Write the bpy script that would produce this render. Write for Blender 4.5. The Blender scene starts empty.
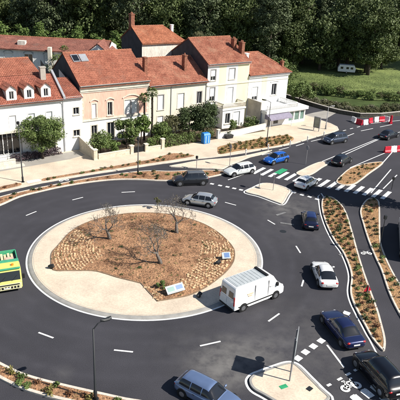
import bpy, bmesh, math, random
from mathutils import Vector, Matrix, noise, geometry
R = math.radians
PI = math.pi
scene = bpy.context.scene
COL = scene.collection

# ------------------------------------------------------------ camera, sky, sun, exposure
CAM_H, CAM_PITCH, CAM_ROLL, CAM_LENS = 26.5, R(23.4), R(3.0), 50.4
cam = bpy.data.objects.new('camera', bpy.data.cameras.new('camera'))
COL.objects.link(cam)
_r = Vector((1, 0, 0)); _f = Vector((0, math.cos(CAM_PITCH), -math.sin(CAM_PITCH))); _u = _r.cross(_f)
_c, _s = math.cos(CAM_ROLL), math.sin(CAM_ROLL)
_x = _c * _r + _s * _u; _y = -_s * _r + _c * _u
cam.matrix_world = Matrix(((_x.x, _y.x, -_f.x, 0), (_x.y, _y.y, -_f.y, 0), (_x.z, _y.z, -_f.z, CAM_H), (0, 0, 0, 1)))
cam.data.lens = CAM_LENS; cam.data.sensor_width = 36
cam.data.clip_start = 0.5; cam.data.clip_end = 3000
scene.camera = cam

SUN_EL, SUN_AZ = R(42), R(-18)          # towards the sun: azimuth counted from +x, anticlockwise
world = bpy.data.worlds.new('World'); scene.world = world; world.use_nodes = True
_n = world.node_tree.nodes; _sky = _n.new('ShaderNodeTexSky')
_sky.sky_type = 'NISHITA'; _sky.sun_disc = False
_sky.sun_elevation = SUN_EL; _sky.sun_rotation = PI / 2 - SUN_AZ
_sky.air_density = 1.0; _sky.dust_density = 0.6; _sky.ozone_density = 1.0
_n['Background'].inputs['Strength'].default_value = 0.07
world.node_tree.links.new(_sky.outputs['Color'], _n['Background'].inputs['Color'])
sun = bpy.data.objects.new('sun', bpy.data.lights.new('sun', 'SUN')); COL.objects.link(sun)
sun.data.energy = 5.0; sun.data.angle = R(0.5); sun.data.color = (1.0, 0.95, 0.87)
_d = Vector((math.cos(SUN_EL) * math.cos(SUN_AZ), math.cos(SUN_EL) * math.sin(SUN_AZ), math.sin(SUN_EL)))
sun.rotation_euler = _d.to_track_quat('Z', 'Y').to_euler(); sun.location = (60, -30, 80)
scene.view_settings.view_transform = 'Standard'; scene.view_settings.look = 'None'
scene.view_settings.exposure = 0.62; scene.view_settings.gamma = 1.0
scene.cycles.max_bounces = 5; scene.cycles.diffuse_bounces = 2; scene.cycles.glossy_bounces = 2
scene.cycles.transparent_max_bounces = 4

# ------------------------------------------------------------ plan of the place in metres (x right, y away, origin under the camera)
LAYOUT = {
    'walk_edge': [(-26.61,56.38),(-25.11,58.27),(-23.59,60.48),(-21.74,62.09),(-19.82,63.83),(-17.72,65.33),(-15.54,66.88),(-13.25,68.36),(-10.85,69.85),(-8.38,71.48),(-5.8,73.09),(-4.46,73.8),(-1.73,75.51),(1.12,76.84),(4.06,78.44),(6.51,80),(9.06,81.86),(12.03,83.86),(14.49,85.82),(17.16,88.61),(20.38,91.87),(22.25,93.64),(23.42,95.14),(23.55,97.06),(22.77,99.01),(20.72,101.91),(18.67,104.39)],
    'bed_north': [(-23.8,54.85),(-22.24,56.61),(-20.84,59.25),(-19.03,61.04),(-17.07,62.74),(-14.96,64.19),(-12.7,65.43),(-10.31,66.29),(-7.8,66.59),(-5.24,66.6),(-2.7,67.04),(-0.15,68.05),(1.81,69.25),(3.3,70.59),(3.32,71.29),(1.14,71.43),(-1.56,70.91),(-4.21,70.24),(-6.21,70.09),(-8.16,69.64),(-10.64,68.41),(-13,67.01),(-15.25,65.55),(-17.37,63.91),(-19.4,62.35),(-21.3,60.7),(-23.06,58.95),(-24.54,56.78)],
    'refuge_wedge': [(-4.48,72.08),(-2.77,73.44),(-0.72,74.94),(1.55,76.03),(4.02,76.95),(6.42,78.46),(8.95,80.5),(10.57,81.63),(8.86,79.45),(6.97,77.78),(5.42,75.77),(3.93,73.86),(2.78,72.07),(1.41,72.06),(0.05,71.97),(-2.28,71.97)],
    'strip_a': [(-25.43,59.11),(-24.04,61.77),(-23.14,62.67),(-22.13,63.34),(-21.8,62.66),(-22.79,61.62),(-23.67,60.72),(-25.11,58.27)],
    'strip_b': [(-19.82,65.16),(-18.01,66.48),(-15.79,68.02),(-13.5,69.76),(-11.11,71.54),(-8.61,73.4),(-7.32,74.36),(-5.38,76.59),(-4.15,77.69),(-2.68,77.57),(-1.21,77.22),(-1.76,76.38),(-4.51,74.51),(-5.85,73.67),(-8.45,72.03),(-10.94,70.38),(-13.34,68.87),(-15.64,67.34),(-17.83,65.77),(-19.48,64.39)],
    'bed_shop': [(2.23,80.66),(2.63,82.1),(5.82,84.78),(9.18,87.41),(11.79,89.1),(14.04,89.96),(14.81,88.24),(13.69,85.89),(12.08,84.31),(9.09,82.3),(5.63,80.5),(3.48,78.88),(2.44,78.44)],
    'slab_bench': [(-21.61,64.03),(-20.25,64.91),(-19.76,64.3),(-21.14,63.3)],
    'refuge_east': [(5.66,64.58),(6.76,66.06),(8.17,67.64),(9.82,67.35),(11.29,65.68),(10.83,63.99),(9.91,61.41),(9.22,61.62),(7.31,63.3),(6,63.98)],
    'refuge_north': [(12.92,72.02),(14.31,74.02),(15.74,75.89),(17.29,77.34),(18.38,76.94),(16.98,74.83),(15.27,72.18),(13.86,71.01)],
    'bed_almond': [(17.9,69.56),(19.52,72.81),(21.02,75.16),(22.85,76.86),(24.95,78.23),(26.69,78.68),(25.73,76.8),(23.46,73.59),(21.48,70.62),(20.14,68.91),(18.72,68.43)],
    'bed_long': [(15.12,63.78),(14.36,60.52),(14.08,56.16),(14.2,52.34),(14.54,49.98),(14.57,47.38),(14.35,45.14),(13.7,42.69),(13.51,41.09),(13.56,39.46),(13.7,37.66),(13.87,35.87),(14.32,34.4),(14.71,35.08),(14.98,36.21),(15.18,37.79),(15.4,39.77),(15.61,43.2),(15.86,46.75),(16.25,50.81),(16.69,54.98),(17.07,59.18),(16.98,62.03),(16.29,64.09)],
    'bed_right': [(20,63.03),(18.83,60.23),(18.31,56.67),(17.87,52.76),(17.62,49.08),(17.52,46.55),(17.18,43.35),(17.05,41.11),(17.07,39.2),(17.24,37.18),(18.27,38.33),(18.64,40.96),(18.6,44.17),(18.62,47.04),(18.85,50.24),(19.36,53.38),(21.51,61.44),(21.94,63.9),(21.09,64.42)],
    'bed_south': [(-16.01,32.55),(-14.35,31.57),(-13.28,30.93),(-11.61,30.06),(-10.1,29.54),(-8.66,29.17),(-7.26,28.84),(-5.88,28.53),(-4.19,28.15),(-2.53,27.78),(-2.4,26.51),(-4.32,26.88),(-6.28,27.25),(-8.29,27.67),(-9.67,28.02),(-11.12,28.51),(-12.7,29.29),(-13.92,30.04),(-15.29,30.75)],
    'splitter': [(4,30.37),(4.31,30.96),(4.97,31.4),(5.87,31.93),(6.78,32.41),(7.29,32.45),(7.68,32.14),(8.29,31.04),(8.92,29.91),(9.31,29.09),(8.37,28.3),(7.14,27.86),(6.02,28.22),(4.92,29.05),(4.22,29.61)],
    'island_c': (-4.91,47.91),
    'island_r': 11.13,
    'island_bed': [(-13.53,45.1),(-13.84,46.6),(-13.63,48.04),(-13.12,51.03),(-12,53.29),(-10.23,55.01),(-7.95,56.21),(-5.5,56.7),(-2.97,56.46),(-0.99,55.64),(0.67,54.45),(1.96,52.91),(2.78,51.51),(3.45,49.94),(3.71,48.71),(3.59,46.91),(3.02,45.16),(1.98,43.3),(0.75,41.61),(-0.51,40.42),(-1.83,39.79),(-2.72,39.44),(-3.1,39.31),(-3.17,39.37),(-3.42,39.76),(-4.02,40.67),(-4.76,41.86),(-4.95,41.98),(-5.96,42.34),(-6.99,42.69),(-8.15,43.22),(-9.34,43.59),(-11.33,43.42),(-12.85,43.39)],
    'tier_left': [(-13.54,45.28),(-13.51,47.74),(-12.99,50.48),(-11.99,51.51),(-10.19,48.63),(-9.03,47.12),(-9.07,45.76),(-9.98,44.73),(-10.33,43.79),(-12.8,43.54)],
    'tier_right': [(0.51,51.14),(1.22,53.06),(2.06,52.57),(2.77,51.28),(3.61,48.7),(3.45,46.89),(1.89,43.37),(0.66,41.68),(-0.68,40.52),(-1.37,42.13),(-0.9,43.52),(-0.06,45.76),(0.26,48.54)],
    'tier_south': [(-4.75,41.8),(-3.93,41.39),(-3.03,41),(-2.68,39.95),(-3.14,39.46),(-3.93,40.6)],
    'lane_dashes': [((-18.7,54.52),(-17.92,55.71)),((-14.78,59.29),(-13.74,60.22)),((-9.52,62.3),(-7.95,62.73)),((2.98,60.94),(4.26,60.23)),((7.65,56.62),(8.37,55.58)),((10.02,50.74),(10.26,49.29)),((9.81,44.15),(9.47,43.03)),((7,38.64),(5.99,37.48)),((2.11,34.6),(0.57,33.93)),((-4.28,32.84),(-5.68,32.95)),((-10.36,33.96),(-11.63,34.52))],
    'edge_lines': [((10.2,34.84),(10.96,32.35)),((17.52,77.74),(28.86,90.55)),((17.97,77.03),(30.69,92.3)),((21.14,75.61),(28.34,83.4)),((25.83,77.09),(29.56,83.85)),((21.73,66.36),(27.05,75.81)),((23.72,67.98),(27.25,73.62)),((8.82,30.4),(9.06,30.03)),((3.52,68.29),(6.46,71.52)),((28.86,90.55),(34.55,95.99))],
    'approach_dashes': [((8.86,79.28),(10.48,80.67)),((11.7,82.12),(13.43,83.69)),((14.65,84.61),(16.14,86.16)),((17.47,87.46),(19.4,89.16)),((23.78,91.07),(25.85,93.49)),((27.5,95.31),(30.15,97.37)),((31.75,98.64),(34.56,100.83)),((30.67,100.76),(37.03,104.09))],
    'thin_dashes': [((21.48,92.22),(22.09,92.75)),((22.75,93.46),(23.38,94)),((24.23,94.77),(24.89,95.39)),((25.79,96.24),(26.46,96.87)),((27.35,97.62),(28.04,98.27)),((9.36,30.34),(9.67,30.54)),((10.21,30.97),(10.57,31.23)),((10.92,31.53),(11.29,31.78)),((11.6,32.03),(11.99,32.31)),((10.78,29.35),(11.1,29.59)),((11.61,29.99),(12,30.22)),((12.41,30.47),(12.74,30.69))],
    'yield_a': [(1.43,66.59),(2.45,66.18),(3.39,65.84),(4.23,65.45),(5.07,65.07)],
    'yield_b': [(11.74,65.16),(12.64,64.48),(13.51,63.96),(14.32,63.34)],
    'yield_c': [(7.75,33.08),(8.41,33.84),(9.12,34.57),(9.83,35.29),(12.64,39.19)],
    'blocks': [(11.14,29.19),(11.99,29.77),(12.77,30.27)],
    'zebra_axis': [(7.89,72.4),(13.22,70.2),(23.49,65.81)],
    'zebra_dir': (-1.81,-2.67),
    'bollards': [(6.36,78.35),(9.92,81.28),(13.55,83.71),(16.73,86.74),(19.91,89.77)],
    'misc': [(-21.89,63.71),(-6.05,27.88),(9.86,83.34),(-8.29,68.5),(-0.71,71.54),(3.85,73.44),(14.83,75.96),(18.24,50.07),(24.73,67.7),(21.22,95.04)],
    'sign_posts': [(6.8,30.53),(7.04,31.48)],
    'kiosk': [(18.86,93.99),(19.56,93.51)],
    'bare_trees': [(-8.84,49.96),(-3.35,45.64),(-2.21,52.07),(-4.76,57.8)],
    'barriers_a': [(27.55,101.18),(28.19,99.61),(29.3,99.69),(30.57,101.08),(31.97,102.18),(33.08,102.61),(34.07,103.01),(34.48,101.5)],
    'barriers_b': [(28.74,83.71),(29.8,84.13),(30.87,84.56),(31.95,84.98)],
    'L0': [(14.31,124.49),(17.36,118.38),(21.86,112.08),(24.18,109.33),(26.33,107.28),(29.76,105.36),(33.82,106.17),(38.43,108.61),(48.93,115.6)],
    'L1': [(15.3,133.53),(18.62,127.41),(23.88,123.22),(26.58,121.03),(29.06,119.32),(32.99,117.72),(37.54,118.76),(42.48,120.86),(53.46,126.91)],
    'L2': [(15.6,138.5),(19.3,135.5),(25.2,131.8),(28.2,130.2),(30.9,128.9),(35.2,127.6),(39.7,127.4),(44.5,128.2),(55,132)],
    'L3': [(15.9,141.1),(19.6,138.1),(25.5,134.4),(28.5,132.8),(31.2,131.5),(35.5,130.2),(40,130),(44.8,130.8),(55.3,134.6)],
    'pale': [(18.44,103.98),(20.94,106.51),(23.69,108.87),(25.55,107.31),(22.7,102.46),(20.48,102.59)],
    'car_van': ((3.5,38.27),(7.32,41.12)),
    'car_suv': ((0.79,65.98),(-3.09,64.93)),
    'car_silver': ((1.2,59.06),(-1.7,59.26)),
    'car_white_sw': ((7.55,71.49),(3.66,68.86)),
    'car_blue': ((12.99,77.25),(9.28,74.14)),
    'car_hatch': ((13.18,65.52),(15.48,68.57)),
    'car_navy_small': ((11.91,53.66),(12.63,58.84)),
    'car_black_hatch': ((19.79,75.33),(22.17,78.25)),
    'car_mpv': ((24.17,88.35),(19.53,85.44)),
    'car_dark_far': ((29.85,89.34),(34.13,93.5)),
    'car_coupe': ((11.6,42.32),(11.79,46.88)),
    'car_navy': ((12.03,34.51),(11.11,38.39)),
    'car_black_suv': ((13.72,29.33),(12.48,33.29)),
    'car_estate': ((-0.47,28.41),(1.92,26.89)),
    'car_truck': ((-18.48,46.37),(-15.42,39.43)),
    'dust': [(3.34,32.57,3.6,0.85),(2.17,31.62,3,0.85),(5.63,33.88,2.6,0.4),(0.95,33.04,4,0.25),(10.54,59.69,5,0.4),(9.49,60.7,2.2,0.55),(8.39,36.55,7,0.15),(10.09,33.1,7,0.22),(12.07,54.64,8,0.15),(-8.91,30.14,1.2,0.25),(12.16,62.84,6,0.2)],
    'green': [(10.94,72.58)],
    'worn': [(9.72,55.85),(9.35,58.43),(14.69,49.66)],
    'bikes': [(11,30.34),(16.98,49.87),(-17.18,65.14)],
    'panel_plant': [(-2.97,41.41)],
    'refuge_signs': [(7.37,65.74),(9.1,65.31)],
    'red_sign': [(15.04,42.01)],
    'plates': [(6.32,29.93),(8.07,29.85),(9.06,53.94)],
    'panel': [(-2.61,40.57),(-1.04,41.6),(-0.88,40.97),(-2.34,39.79)],
    'small_sign': [(2.78,46.92)],
    'spots': [(-13.07,43.68),(2.01,45.97),(0.35,40.31)],
    'truck': [(-16.5,41.5)],
    'lorry': [(22.4,57.3),(19.9,48.5)],
}

# ------------------------------------------------------------ helpers
rnd = random.Random(7)
class MB:
    """collects vertices and faces; build() links them as one mesh object"""
    def __init__(s): s.v = []; s.f = []
    def add(s, vs, fs):
        k = len(s.v); s.v += [tuple(p) for p in vs]; s.f += [tuple(i + k for i in f) for f in fs]; return s
    def quad(s, *p): return s.add(p, [tuple(range(len(p)))])
    def box(s, x0, x1, y0, y1, z0, z1):
        return s.add([(x0,y0,z0),(x1,y0,z0),(x1,y1,z0),(x0,y1,z0),(x0,y0,z1),(x1,y0,z1),(x1,y1,z1),(x0,y1,z1)],
                     [(0,3,2,1),(4,5,6,7),(0,1,5,4),(1,2,6,5),(2,3,7,6),(3,0,4,7)])
    def prism(s, poly, z0, z1):
        n = len(poly)
        return s.add([(x,y,z0) for x,y in poly] + [(x,y,z1) for x,y in poly],
                     [tuple(range(n-1,-1,-1)), tuple(range(n,2*n))] + [(i,(i+1)%n,(i+1)%n+n,i+n) for i in range(n)])
    def loft(s, secs, cap=True, closed=True):
        n = len(secs[0]); vs = [p for q in secs for p in q]; fs = []
        for a in range(len(secs)-1):
            for i in range(n if closed else n-1):
                j = (i+1) % n; fs.append((a*n+i, a*n+j, (a+1)*n+j, (a+1)*n+i))
        if cap: fs += [tuple(range(n-1,-1,-1)), tuple((len(secs)-1)*n+i for i in range(n))]
        return s.add(vs, fs)
    def tube(s, pts, rad, n=7):
        pts = [Vector(p) for p in pts]; secs = []
        rad = rad if isinstance(rad, (list, tuple)) else [rad]*len(pts)
        for i, p in enumerate(pts):
            d = (pts[min(i+1,len(pts)-1)] - pts[max(i-1,0)]).normalized()
            a = d.cross(Vector((0,0,1)) if abs(d.z) < .9 else Vector((1,0,0))).normalized(); b = d.cross(a)
            secs.append([p + rad[i]*(math.cos(2*PI*k/n)*a + math.sin(2*PI*k/n)*b) for k in range(n)])
        return s.loft(secs)
    def ball(s, c, r, nu=10, nv=6):
        c = Vector(c); r = r if isinstance(r, (tuple, list)) else (r,r,r); vs = [c - Vector((0,0,r[2]))]
        for j in range(1, nv):
            t = -PI/2 + PI*j/nv
            for i in range(nu): a = 2*PI*i/nu; vs.append(c + Vector((r[0]*math.cos(t)*math.cos(a), r[1]*math.cos(t)*math.sin(a), r[2]*math.sin(t))))
        vs.append(c + Vector((0,0,r[2]))); fs = [(0, 1+(i+1)%nu, 1+i) for i in range(nu)]
        for j in range(nv-2):
            for i in range(nu): fs.append((1+j*nu+i, 1+j*nu+(i+1)%nu, 1+(j+1)*nu+(i+1)%nu, 1+(j+1)*nu+i))
        k = 1+(nv-2)*nu; fs += [(k+i, k+(i+1)%nu, len(vs)-1) for i in range(nu)]
        return s.add(vs, fs)
    def build(s, name, m, parent=None, smooth=False, bevel=0, sub=0, seg=2, kind=None):
        me = bpy.data.meshes.new(name); me.from_pydata(s.v, [], s.f); me.materials.append(m)
        if smooth: me.polygons.foreach_set('use_smooth', [True]*len(me.polygons))
        me.update(); o = bpy.data.objects.new(name, me); COL.objects.link(o)
        if parent: o.parent = parent
        if bevel:
            b = o.modifiers.new('bevel', 'BEVEL'); b.width = bevel; b.segments = seg; b.limit_method = 'ANGLE'; b.angle_limit = R(30)
        if sub: b = o.modifiers.new('sub', 'SUBSURF'); b.levels = sub; b.render_levels = sub
        if kind: o['kind'] = kind
        return o
def tag(o, label, cat, group=None):
    o['label'] = label; o['category'] = cat
    if group: o['group'] = group
    return o
def thing(name, label, cat, loc=(0,0,0), rz=0, group=None):
    o = bpy.data.objects.new(name, None); COL.objects.link(o); o.empty_display_size = .3
    o.location = loc; o.rotation_euler = (0,0,rz); return tag(o, label, cat, group)
def copy_tree(o, parent=None):
    c = o.copy(); COL.objects.link(c); c.parent = parent
    for ch in o.children: copy_tree(ch, c)
    return c
def struct(o): o['kind'] = 'structure'; return o

def mat(name, col, rough=.85, var=.18, scale=2.0, fine=0.0, fscale=40.0, bump=0.0, bscale=30.0, bdist=.02, metal=0.0, coat=0.0, spec=.4, tint=None, stretch=None):
    m = bpy.data.materials.new(name); m.use_nodes = True; nt = m.node_tree; N = nt.nodes; L = nt.links.new
    p = N['Principled BSDF']; p.inputs['Roughness'].default_value = rough; p.inputs['Metallic'].default_value = metal
    p.inputs['Specular IOR Level'].default_value = spec
    if coat: p.inputs['Coat Weight'].default_value = coat; p.inputs['Coat Roughness'].default_value = .04
    tc = N.new('ShaderNodeTexCoord'); src = tc.outputs['Object']
    if stretch:
        mp = N.new('ShaderNodeMapping'); mp.inputs['Scale'].default_value = stretch; L(src, mp.inputs['Vector']); src = mp.outputs['Vector']
    def nz(sc, det=4):
        n = N.new('ShaderNodeTexNoise'); n.inputs['Scale'].default_value = sc; n.inputs['Detail'].default_value = det; n.inputs['Roughness'].default_value = .6; L(src, n.inputs['Vector']); return n.outputs['Fac']
    def mix(a, b, fac):
        x = N.new('ShaderNodeMix'); x.data_type = 'RGBA'
        for k, v in ((6, a), (7, b)):
            if isinstance(v, tuple): x.inputs[k].default_value = (*v, 1)
            else: L(v, x.inputs[k])
        L(fac, x.inputs[0]) if not isinstance(fac, float) else setattr(x.inputs[0], 'default_value', fac); return x.outputs[2]
    def ramp(f, lo, hi):
        r = N.new('ShaderNodeMapRange'); r.inputs[1].default_value = lo; r.inputs[2].default_value = hi; L(f, r.inputs[0]); return r.outputs[0]
    lo = tuple(c*(1-var) for c in col); hi = tuple(min(1, c*(1+var)) for c in col)
    if tint: hi = tint
    out = mix(lo, hi, ramp(nz(scale), .32, .68))
    if fine:
        x = N.new('ShaderNodeMix'); x.data_type = 'RGBA'; x.blend_type = 'MULTIPLY'; x.inputs[0].default_value = 1
        L(out, x.inputs[6]); L(mix((1-fine,)*3, (1+fine,)*3, ramp(nz(fscale, 2), .35, .65)), x.inputs[7]); out = x.outputs[2]
    L(out, p.inputs['Base Color'])
    if bump:
        b = N.new('ShaderNodeBump'); b.inputs['Strength'].default_value = bump; b.inputs['Distance'].default_value = bdist; L(nz(bscale, 3), b.inputs['Height']); L(b.outputs['Normal'], p.inputs['Normal'])
    m['api'] = ''
    return m, nt, p, out, mix, ramp, nz, src
def M_(*a, **k): return mat(*a, **k)[0]

# ------------------------------------------------------------ materials
M = {}
def asphalt(name, col, blobs=(), wear=None):
    m, nt, p, out, mix, ramp, nz, src = mat(name, col, rough=.9, var=.16, scale=.16, fine=.3, fscale=22, bump=.35, bscale=45, bdist=.01, spec=.25)
    N = nt.nodes; L = nt.links.new
    def dist(x, y):
        v = N.new('ShaderNodeVectorMath'); v.operation = 'DISTANCE'; L(src, v.inputs[0]); v.inputs[1].default_value = (x, y, 0); return v.outputs['Value']
    def mul(a, b):
        q = N.new('ShaderNodeMath'); q.operation = 'MULTIPLY'
        for k, v in enumerate((a, b)):
            if isinstance(v, float): q.inputs[k].default_value = v
            else: L(v, q.inputs[k])
        return q.outputs[0]
    streak = ramp(nz(.5, 6), .38, .72)
    if wear:                                    # paler tyre tracks round the island
        d = dist(*wear[:2])
        for r0 in wear[2]:
            q = N.new('ShaderNodeMath'); q.operation = 'SUBTRACT'; L(d, q.inputs[0]); q.inputs[1].default_value = r0
            a = N.new('ShaderNodeMath'); a.operation = 'ABSOLUTE'; L(q.outputs[0], a.inputs[0])
            out = mix(out, tuple(c*1.55 for c in col), mul(mul(ramp(a.outputs[0], .55, .0), streak), .45))
    for x, y, r, k, c in blobs:                 # sandy dust dragged over the asphalt
        out = mix(out, c, mul(mul(ramp(dist(x, y), r, r*.15), ramp(nz(.9, 5), .3, .7)), k))
    L(out, p.inputs['Base Color']); return m
DUST = (.165, .158, .15)
M['asphalt'] = asphalt('asphalt', (.043, .042, .049), [(*b, DUST) for b in LAYOUT['dust']], (*LAYOUT['island_c'], (12.6, 14.1, 16.2, 17.9)))
M['asphalt_old'] = asphalt('asphalt_old', (.055, .052, .05))
M['white_paint'] = M_('white_paint', (.72, .72, .70), rough=.7, var=.12, scale=2.5, fine=.2, fscale=14)
M['worn_paint'] = M_('worn_paint', (.16, .16, .16), rough=.8, var=.3, scale=3)
M['pave'] = M_('pave', (.57, .475, .365), var=.15, scale=.35, fine=.10, fscale=9, bump=.2, bscale=25)
M['apron'] = M_('apron', (.585, .485, .375), var=.13, scale=.45, fine=.09, fscale=7, bump=.2, bscale=20)
M['kerb'] = M_('kerb', (.56, .50, .42), var=.13, scale=1.6, fine=.12, fscale=12)
M['grey_kerb'] = M_('grey_kerb', (.28, .27, .25), var=.15, scale=1.5)
M['mulch'] = M_('mulch', (.325, .162, .083), var=.38, scale=.7, fine=.45, fscale=6, bump=.9, bscale=9, bdist=.12, tint=(.42, .235, .125))
M['gold_mulch'] = M_('gold_mulch', (.33, .19, .088), var=.3, scale=.8, fine=.4, fscale=7, bump=.9, bscale=9, bdist=.1)
M['soil'] = M_('soil', (.09, .065, .04), var=.4, scale=1.2, fine=.4, fscale=8, bump=.6)
M['block'] = M_('block', (.50, .345, .20), var=.38, scale=1.9, fine=.25, fscale=8)
M['wall_white'] = M_('wall_white', (.76, .755, .73), var=.07, scale=1.1, fine=.05, fscale=4, stretch=(1.6,1.6,.35))
M['wall_cream'] = M_('wall_cream', (.66, .61, .50), var=.09, scale=.6, fine=.07, fscale=3, stretch=(1.6,1.6,.35))
M['wall_pink'] = M_('wall_pink', (.68, .40, .31), var=.10, scale=1.0, fine=.08, fscale=3, stretch=(1.6,1.6,.35))
M['wall_yellow'] = M_('wall_yellow', (.76, .69, .44), var=.07, scale=.6, fine=.05, stretch=(1.6,1.6,.35))
M['wall_old'] = M_('wall_old', (.60, .57, .50), var=.16, scale=1.2, fine=.18, fscale=5, stretch=(1.6,1.6,.35))
M['stone'] = M_('stone', (.60, .55, .46), var=.12, scale=1.5, fine=.12, fscale=7)
M['wall_shaded'] = M_('wall_shaded', (.065, .06, .05), var=.35, scale=1.2, fine=.3, fscale=5, bump=.5, bscale=6)  # the river wall's shaded face, painted into the stone colour
M['render_grey'] = M_('render_grey', (.36, .33, .29), var=.15, scale=1.0)
M['shaded_gable'] = M_('shaded_gable', (.05, .05, .058), var=.25, scale=.9)  # shade of the house gables painted in as a near-black wall colour
M['garden_wall'] = M_('garden_wall', (.56, .49, .38), var=.14, scale=1.2, fine=.15, fscale=6, bump=.3)
def roof_mat(name, a, b, moss):
    m, nt, p, out, mix, ramp, nz, src = mat(name, a, rough=.85, var=.2, scale=.8, fine=.30, fscale=5, tint=b, bump=.3, bscale=14, spec=.25)
    nt.links.new(mix(out, moss, ramp(nz(.55, 6), .54, .74)), p.inputs['Base Color']); return m
M['roof_pink'] = roof_mat('roof_tile_red', (.305, .105, .066), (.37, .148, .094), (.25, .12, .085))
M['roof_mottled'] = roof_mat('roof_tile_mottled', (.29, .10, .064), (.39, .17, .11), (.36, .21, .14))
M['roof_white'] = roof_mat('roof_tile_brown', (.255, .085, .058), (.33, .12, .078), (.19, .09, .07))
M['roof_dark'] = roof_mat('roof_tile_dusky', (.21, .085, .065), (.27, .115, .085), (.18, .10, .08))
M['roof_orange'] = roof_mat('roof_tile_orange', (.33, .115, .062), (.42, .17, .095), (.36, .18, .11))
M['ridge'] = M_('ridge_tile', (.30, .12, .07), var=.25, scale=2)
M['brick_chimney'] = M_('brick_chimney', (.22, .09, .055), var=.3, scale=3, fine=.3, fscale=10)
M['zinc'] = M_('zinc', (.33, .34, .36), rough=.5, var=.1, metal=.3)
M['dark_metal'] = M_('dark_metal', (.018, .02, .022), rough=.5, var=.1)
M['grey_metal'] = M_('grey_metal', (.22, .22, .23), rough=.5, var=.1)
M['white_metal'] = M_('white_metal', (.75, .75, .74), rough=.5, var=.05)
M['shutter'] = M_('roller_shutter', (.80, .80, .78), var=.04, scale=1, rough=.6)
M['frame'] = M_('window_frame', (.72, .70, .66), var=.05, rough=.6)
M['grey_trim'] = M_('grey_trim', (.30, .28, .27), var=.1, rough=.7)
M['glass_dark'] = M_('window_glass', (.012, .014, .018), rough=.06, var=.1, spec=.6)
M['glass_green'] = M_('shop_glass', (.12, .20, .17), rough=.08, var=.25, scale=1, spec=.6)
M['glass_car'] = M_('car_glass', (.012, .014, .018), rough=.05, var=.1, spec=.7)
M['awning'] = M_('awning_cloth', (.22, .20, .26), var=.12, scale=2)
M['blue_plastic'] = M_('blue_plastic', (.03, .20, .55), rough=.5, var=.2, scale=2)
M['pale_blue'] = M_('pale_blue_plastic', (.35, .55, .75), rough=.5, var=.1)
M['red_plastic'] = M_('red_plastic', (.50, .015, .035), rough=.45, var=.15, scale=2)
M['white_plastic'] = M_('white_plastic', (.76, .74, .73), rough=.45, var=.06, scale=2)
M['green_paint'] = M_('green_paint', (.03, .30, .13), rough=.6, var=.2)
M['green_lorry'] = M_('green_lorry_paint', (.06, .34, .18), rough=.35, var=.12, coat=.5)
M['yellow_lorry'] = M_('yellow_lorry_paint', (.66, .62, .15), rough=.35, var=.08, coat=.5)
M['pale_lorry'] = M_('pale_lorry_paint', (.62, .60, .36), rough=.4, var=.1)
M['orange'] = M_('orange_lens', (.8, .22, .02), rough=.3, var=.05)
M['tan_print'] = M_('tan_print', (.62, .48, .30), rough=.6, var=.1)
M['tyre'] = M_('tyre', (.012, .012, .013), rough=.9, var=.1)
M['rim'] = M_('rim', (.42, .43, .45), rough=.3, var=.05, metal=.8)
M['black_trim'] = M_('black_trim', (.012, .012, .013), rough=.6, var=.1)
M['headlight'] = M_('headlight', (.7, .72, .75), rough=.1, var=.05, spec=.8)
M['tail_light'] = M_('tail_light', (.38, .012, .012), rough=.2, var=.05, spec=.7)
M['plate'] = M_('plate', (.75, .75, .72), rough=.5, var=.03)
M['van_roof'] = M_('van_roof', (.40, .43, .44), rough=.5, var=.08)
M['bark_pale'] = M_('bark_pale', (.135, .12, .105), var=.3, scale=6, fine=.3, fscale=20)
M['bark'] = M_('bark', (.06, .045, .035), var=.35, scale=4)
M['palm_bark'] = M_('palm_bark', (.035, .027, .02), var=.3, scale=8)
M['water'] = M_('river_water', (.060, .085, .028), rough=.42, var=.3, scale=.4, bump=.15, bscale=2.5, bdist=.05, spec=.5)
M['earth'] = M_('earth', (.06, .07, .03), var=.4, scale=.15, fine=.3, fscale=2, bump=.5)
M['lawn'] = M_('lawn', (.11, .16, .038), var=.40, scale=.12, fine=.35, fscale=2.2, bump=.6, bscale=6, bdist=.15, tint=(.17, .21, .062))
M['path'] = M_('park_path', (.30, .28, .25), var=.12, scale=.5)
M['sign_face'] = M_('sign_face', (.36, .40, .41), rough=.4, var=.06)
M['sign_blue'] = M_('sign_blue', (.07, .15, .33), rough=.4, var=.1)
M['sign_teal'] = M_('sign_teal', (.12, .24, .22), rough=.4, var=.1)
M['poster'] = M_('poster', (.20, .22, .19), rough=.2, var=.35, scale=1.5)
def leaf_mat(name, a, b, rough=.6):
    m, nt, p, out, mix, ramp, nz, src = mat(name, a, rough=rough, var=.2, scale=1.2, tint=b, fine=.35, fscale=9, spec=.3); return m
M['leaf_wood'] = leaf_mat('leaf_wood', (.058, .086, .026), (.115, .145, .046))
M['leaf_wood2'] = leaf_mat('leaf_wood_grey', (.062, .085, .036), (.115, .142, .066))
M['leaf_bright'] = leaf_mat('leaf_bright', (.085, .140, .028), (.14, .20, .05))
M['leaf_mid'] = leaf_mat('leaf_mid', (.072, .118, .026), (.145, .19, .055))
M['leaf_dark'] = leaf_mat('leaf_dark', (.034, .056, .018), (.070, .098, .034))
M['leaf_olive'] = leaf_mat('leaf_olive', (.075, .08, .03), (.12, .115, .05))
M['leaf_yellow'] = leaf_mat('leaf_yellow', (.14, .13, .03), (.22, .19, .06))
M['leaf_purple'] = leaf_mat('leaf_purple', (.05, .035, .045), (.09, .06, .07))
M['leaf_rust'] = leaf_mat('leaf_rust', (.16, .065, .035), (.20, .11, .05))
M['reed'] = leaf_mat('leaf_reed', (.13, .125, .075), (.19, .18, .11))

def paint(name, col, metal=.3, rough=.28):
    return M_('paint_' + name, col, rough=rough, var=.05, scale=2, metal=metal, coat=.8, spec=.5)

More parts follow.
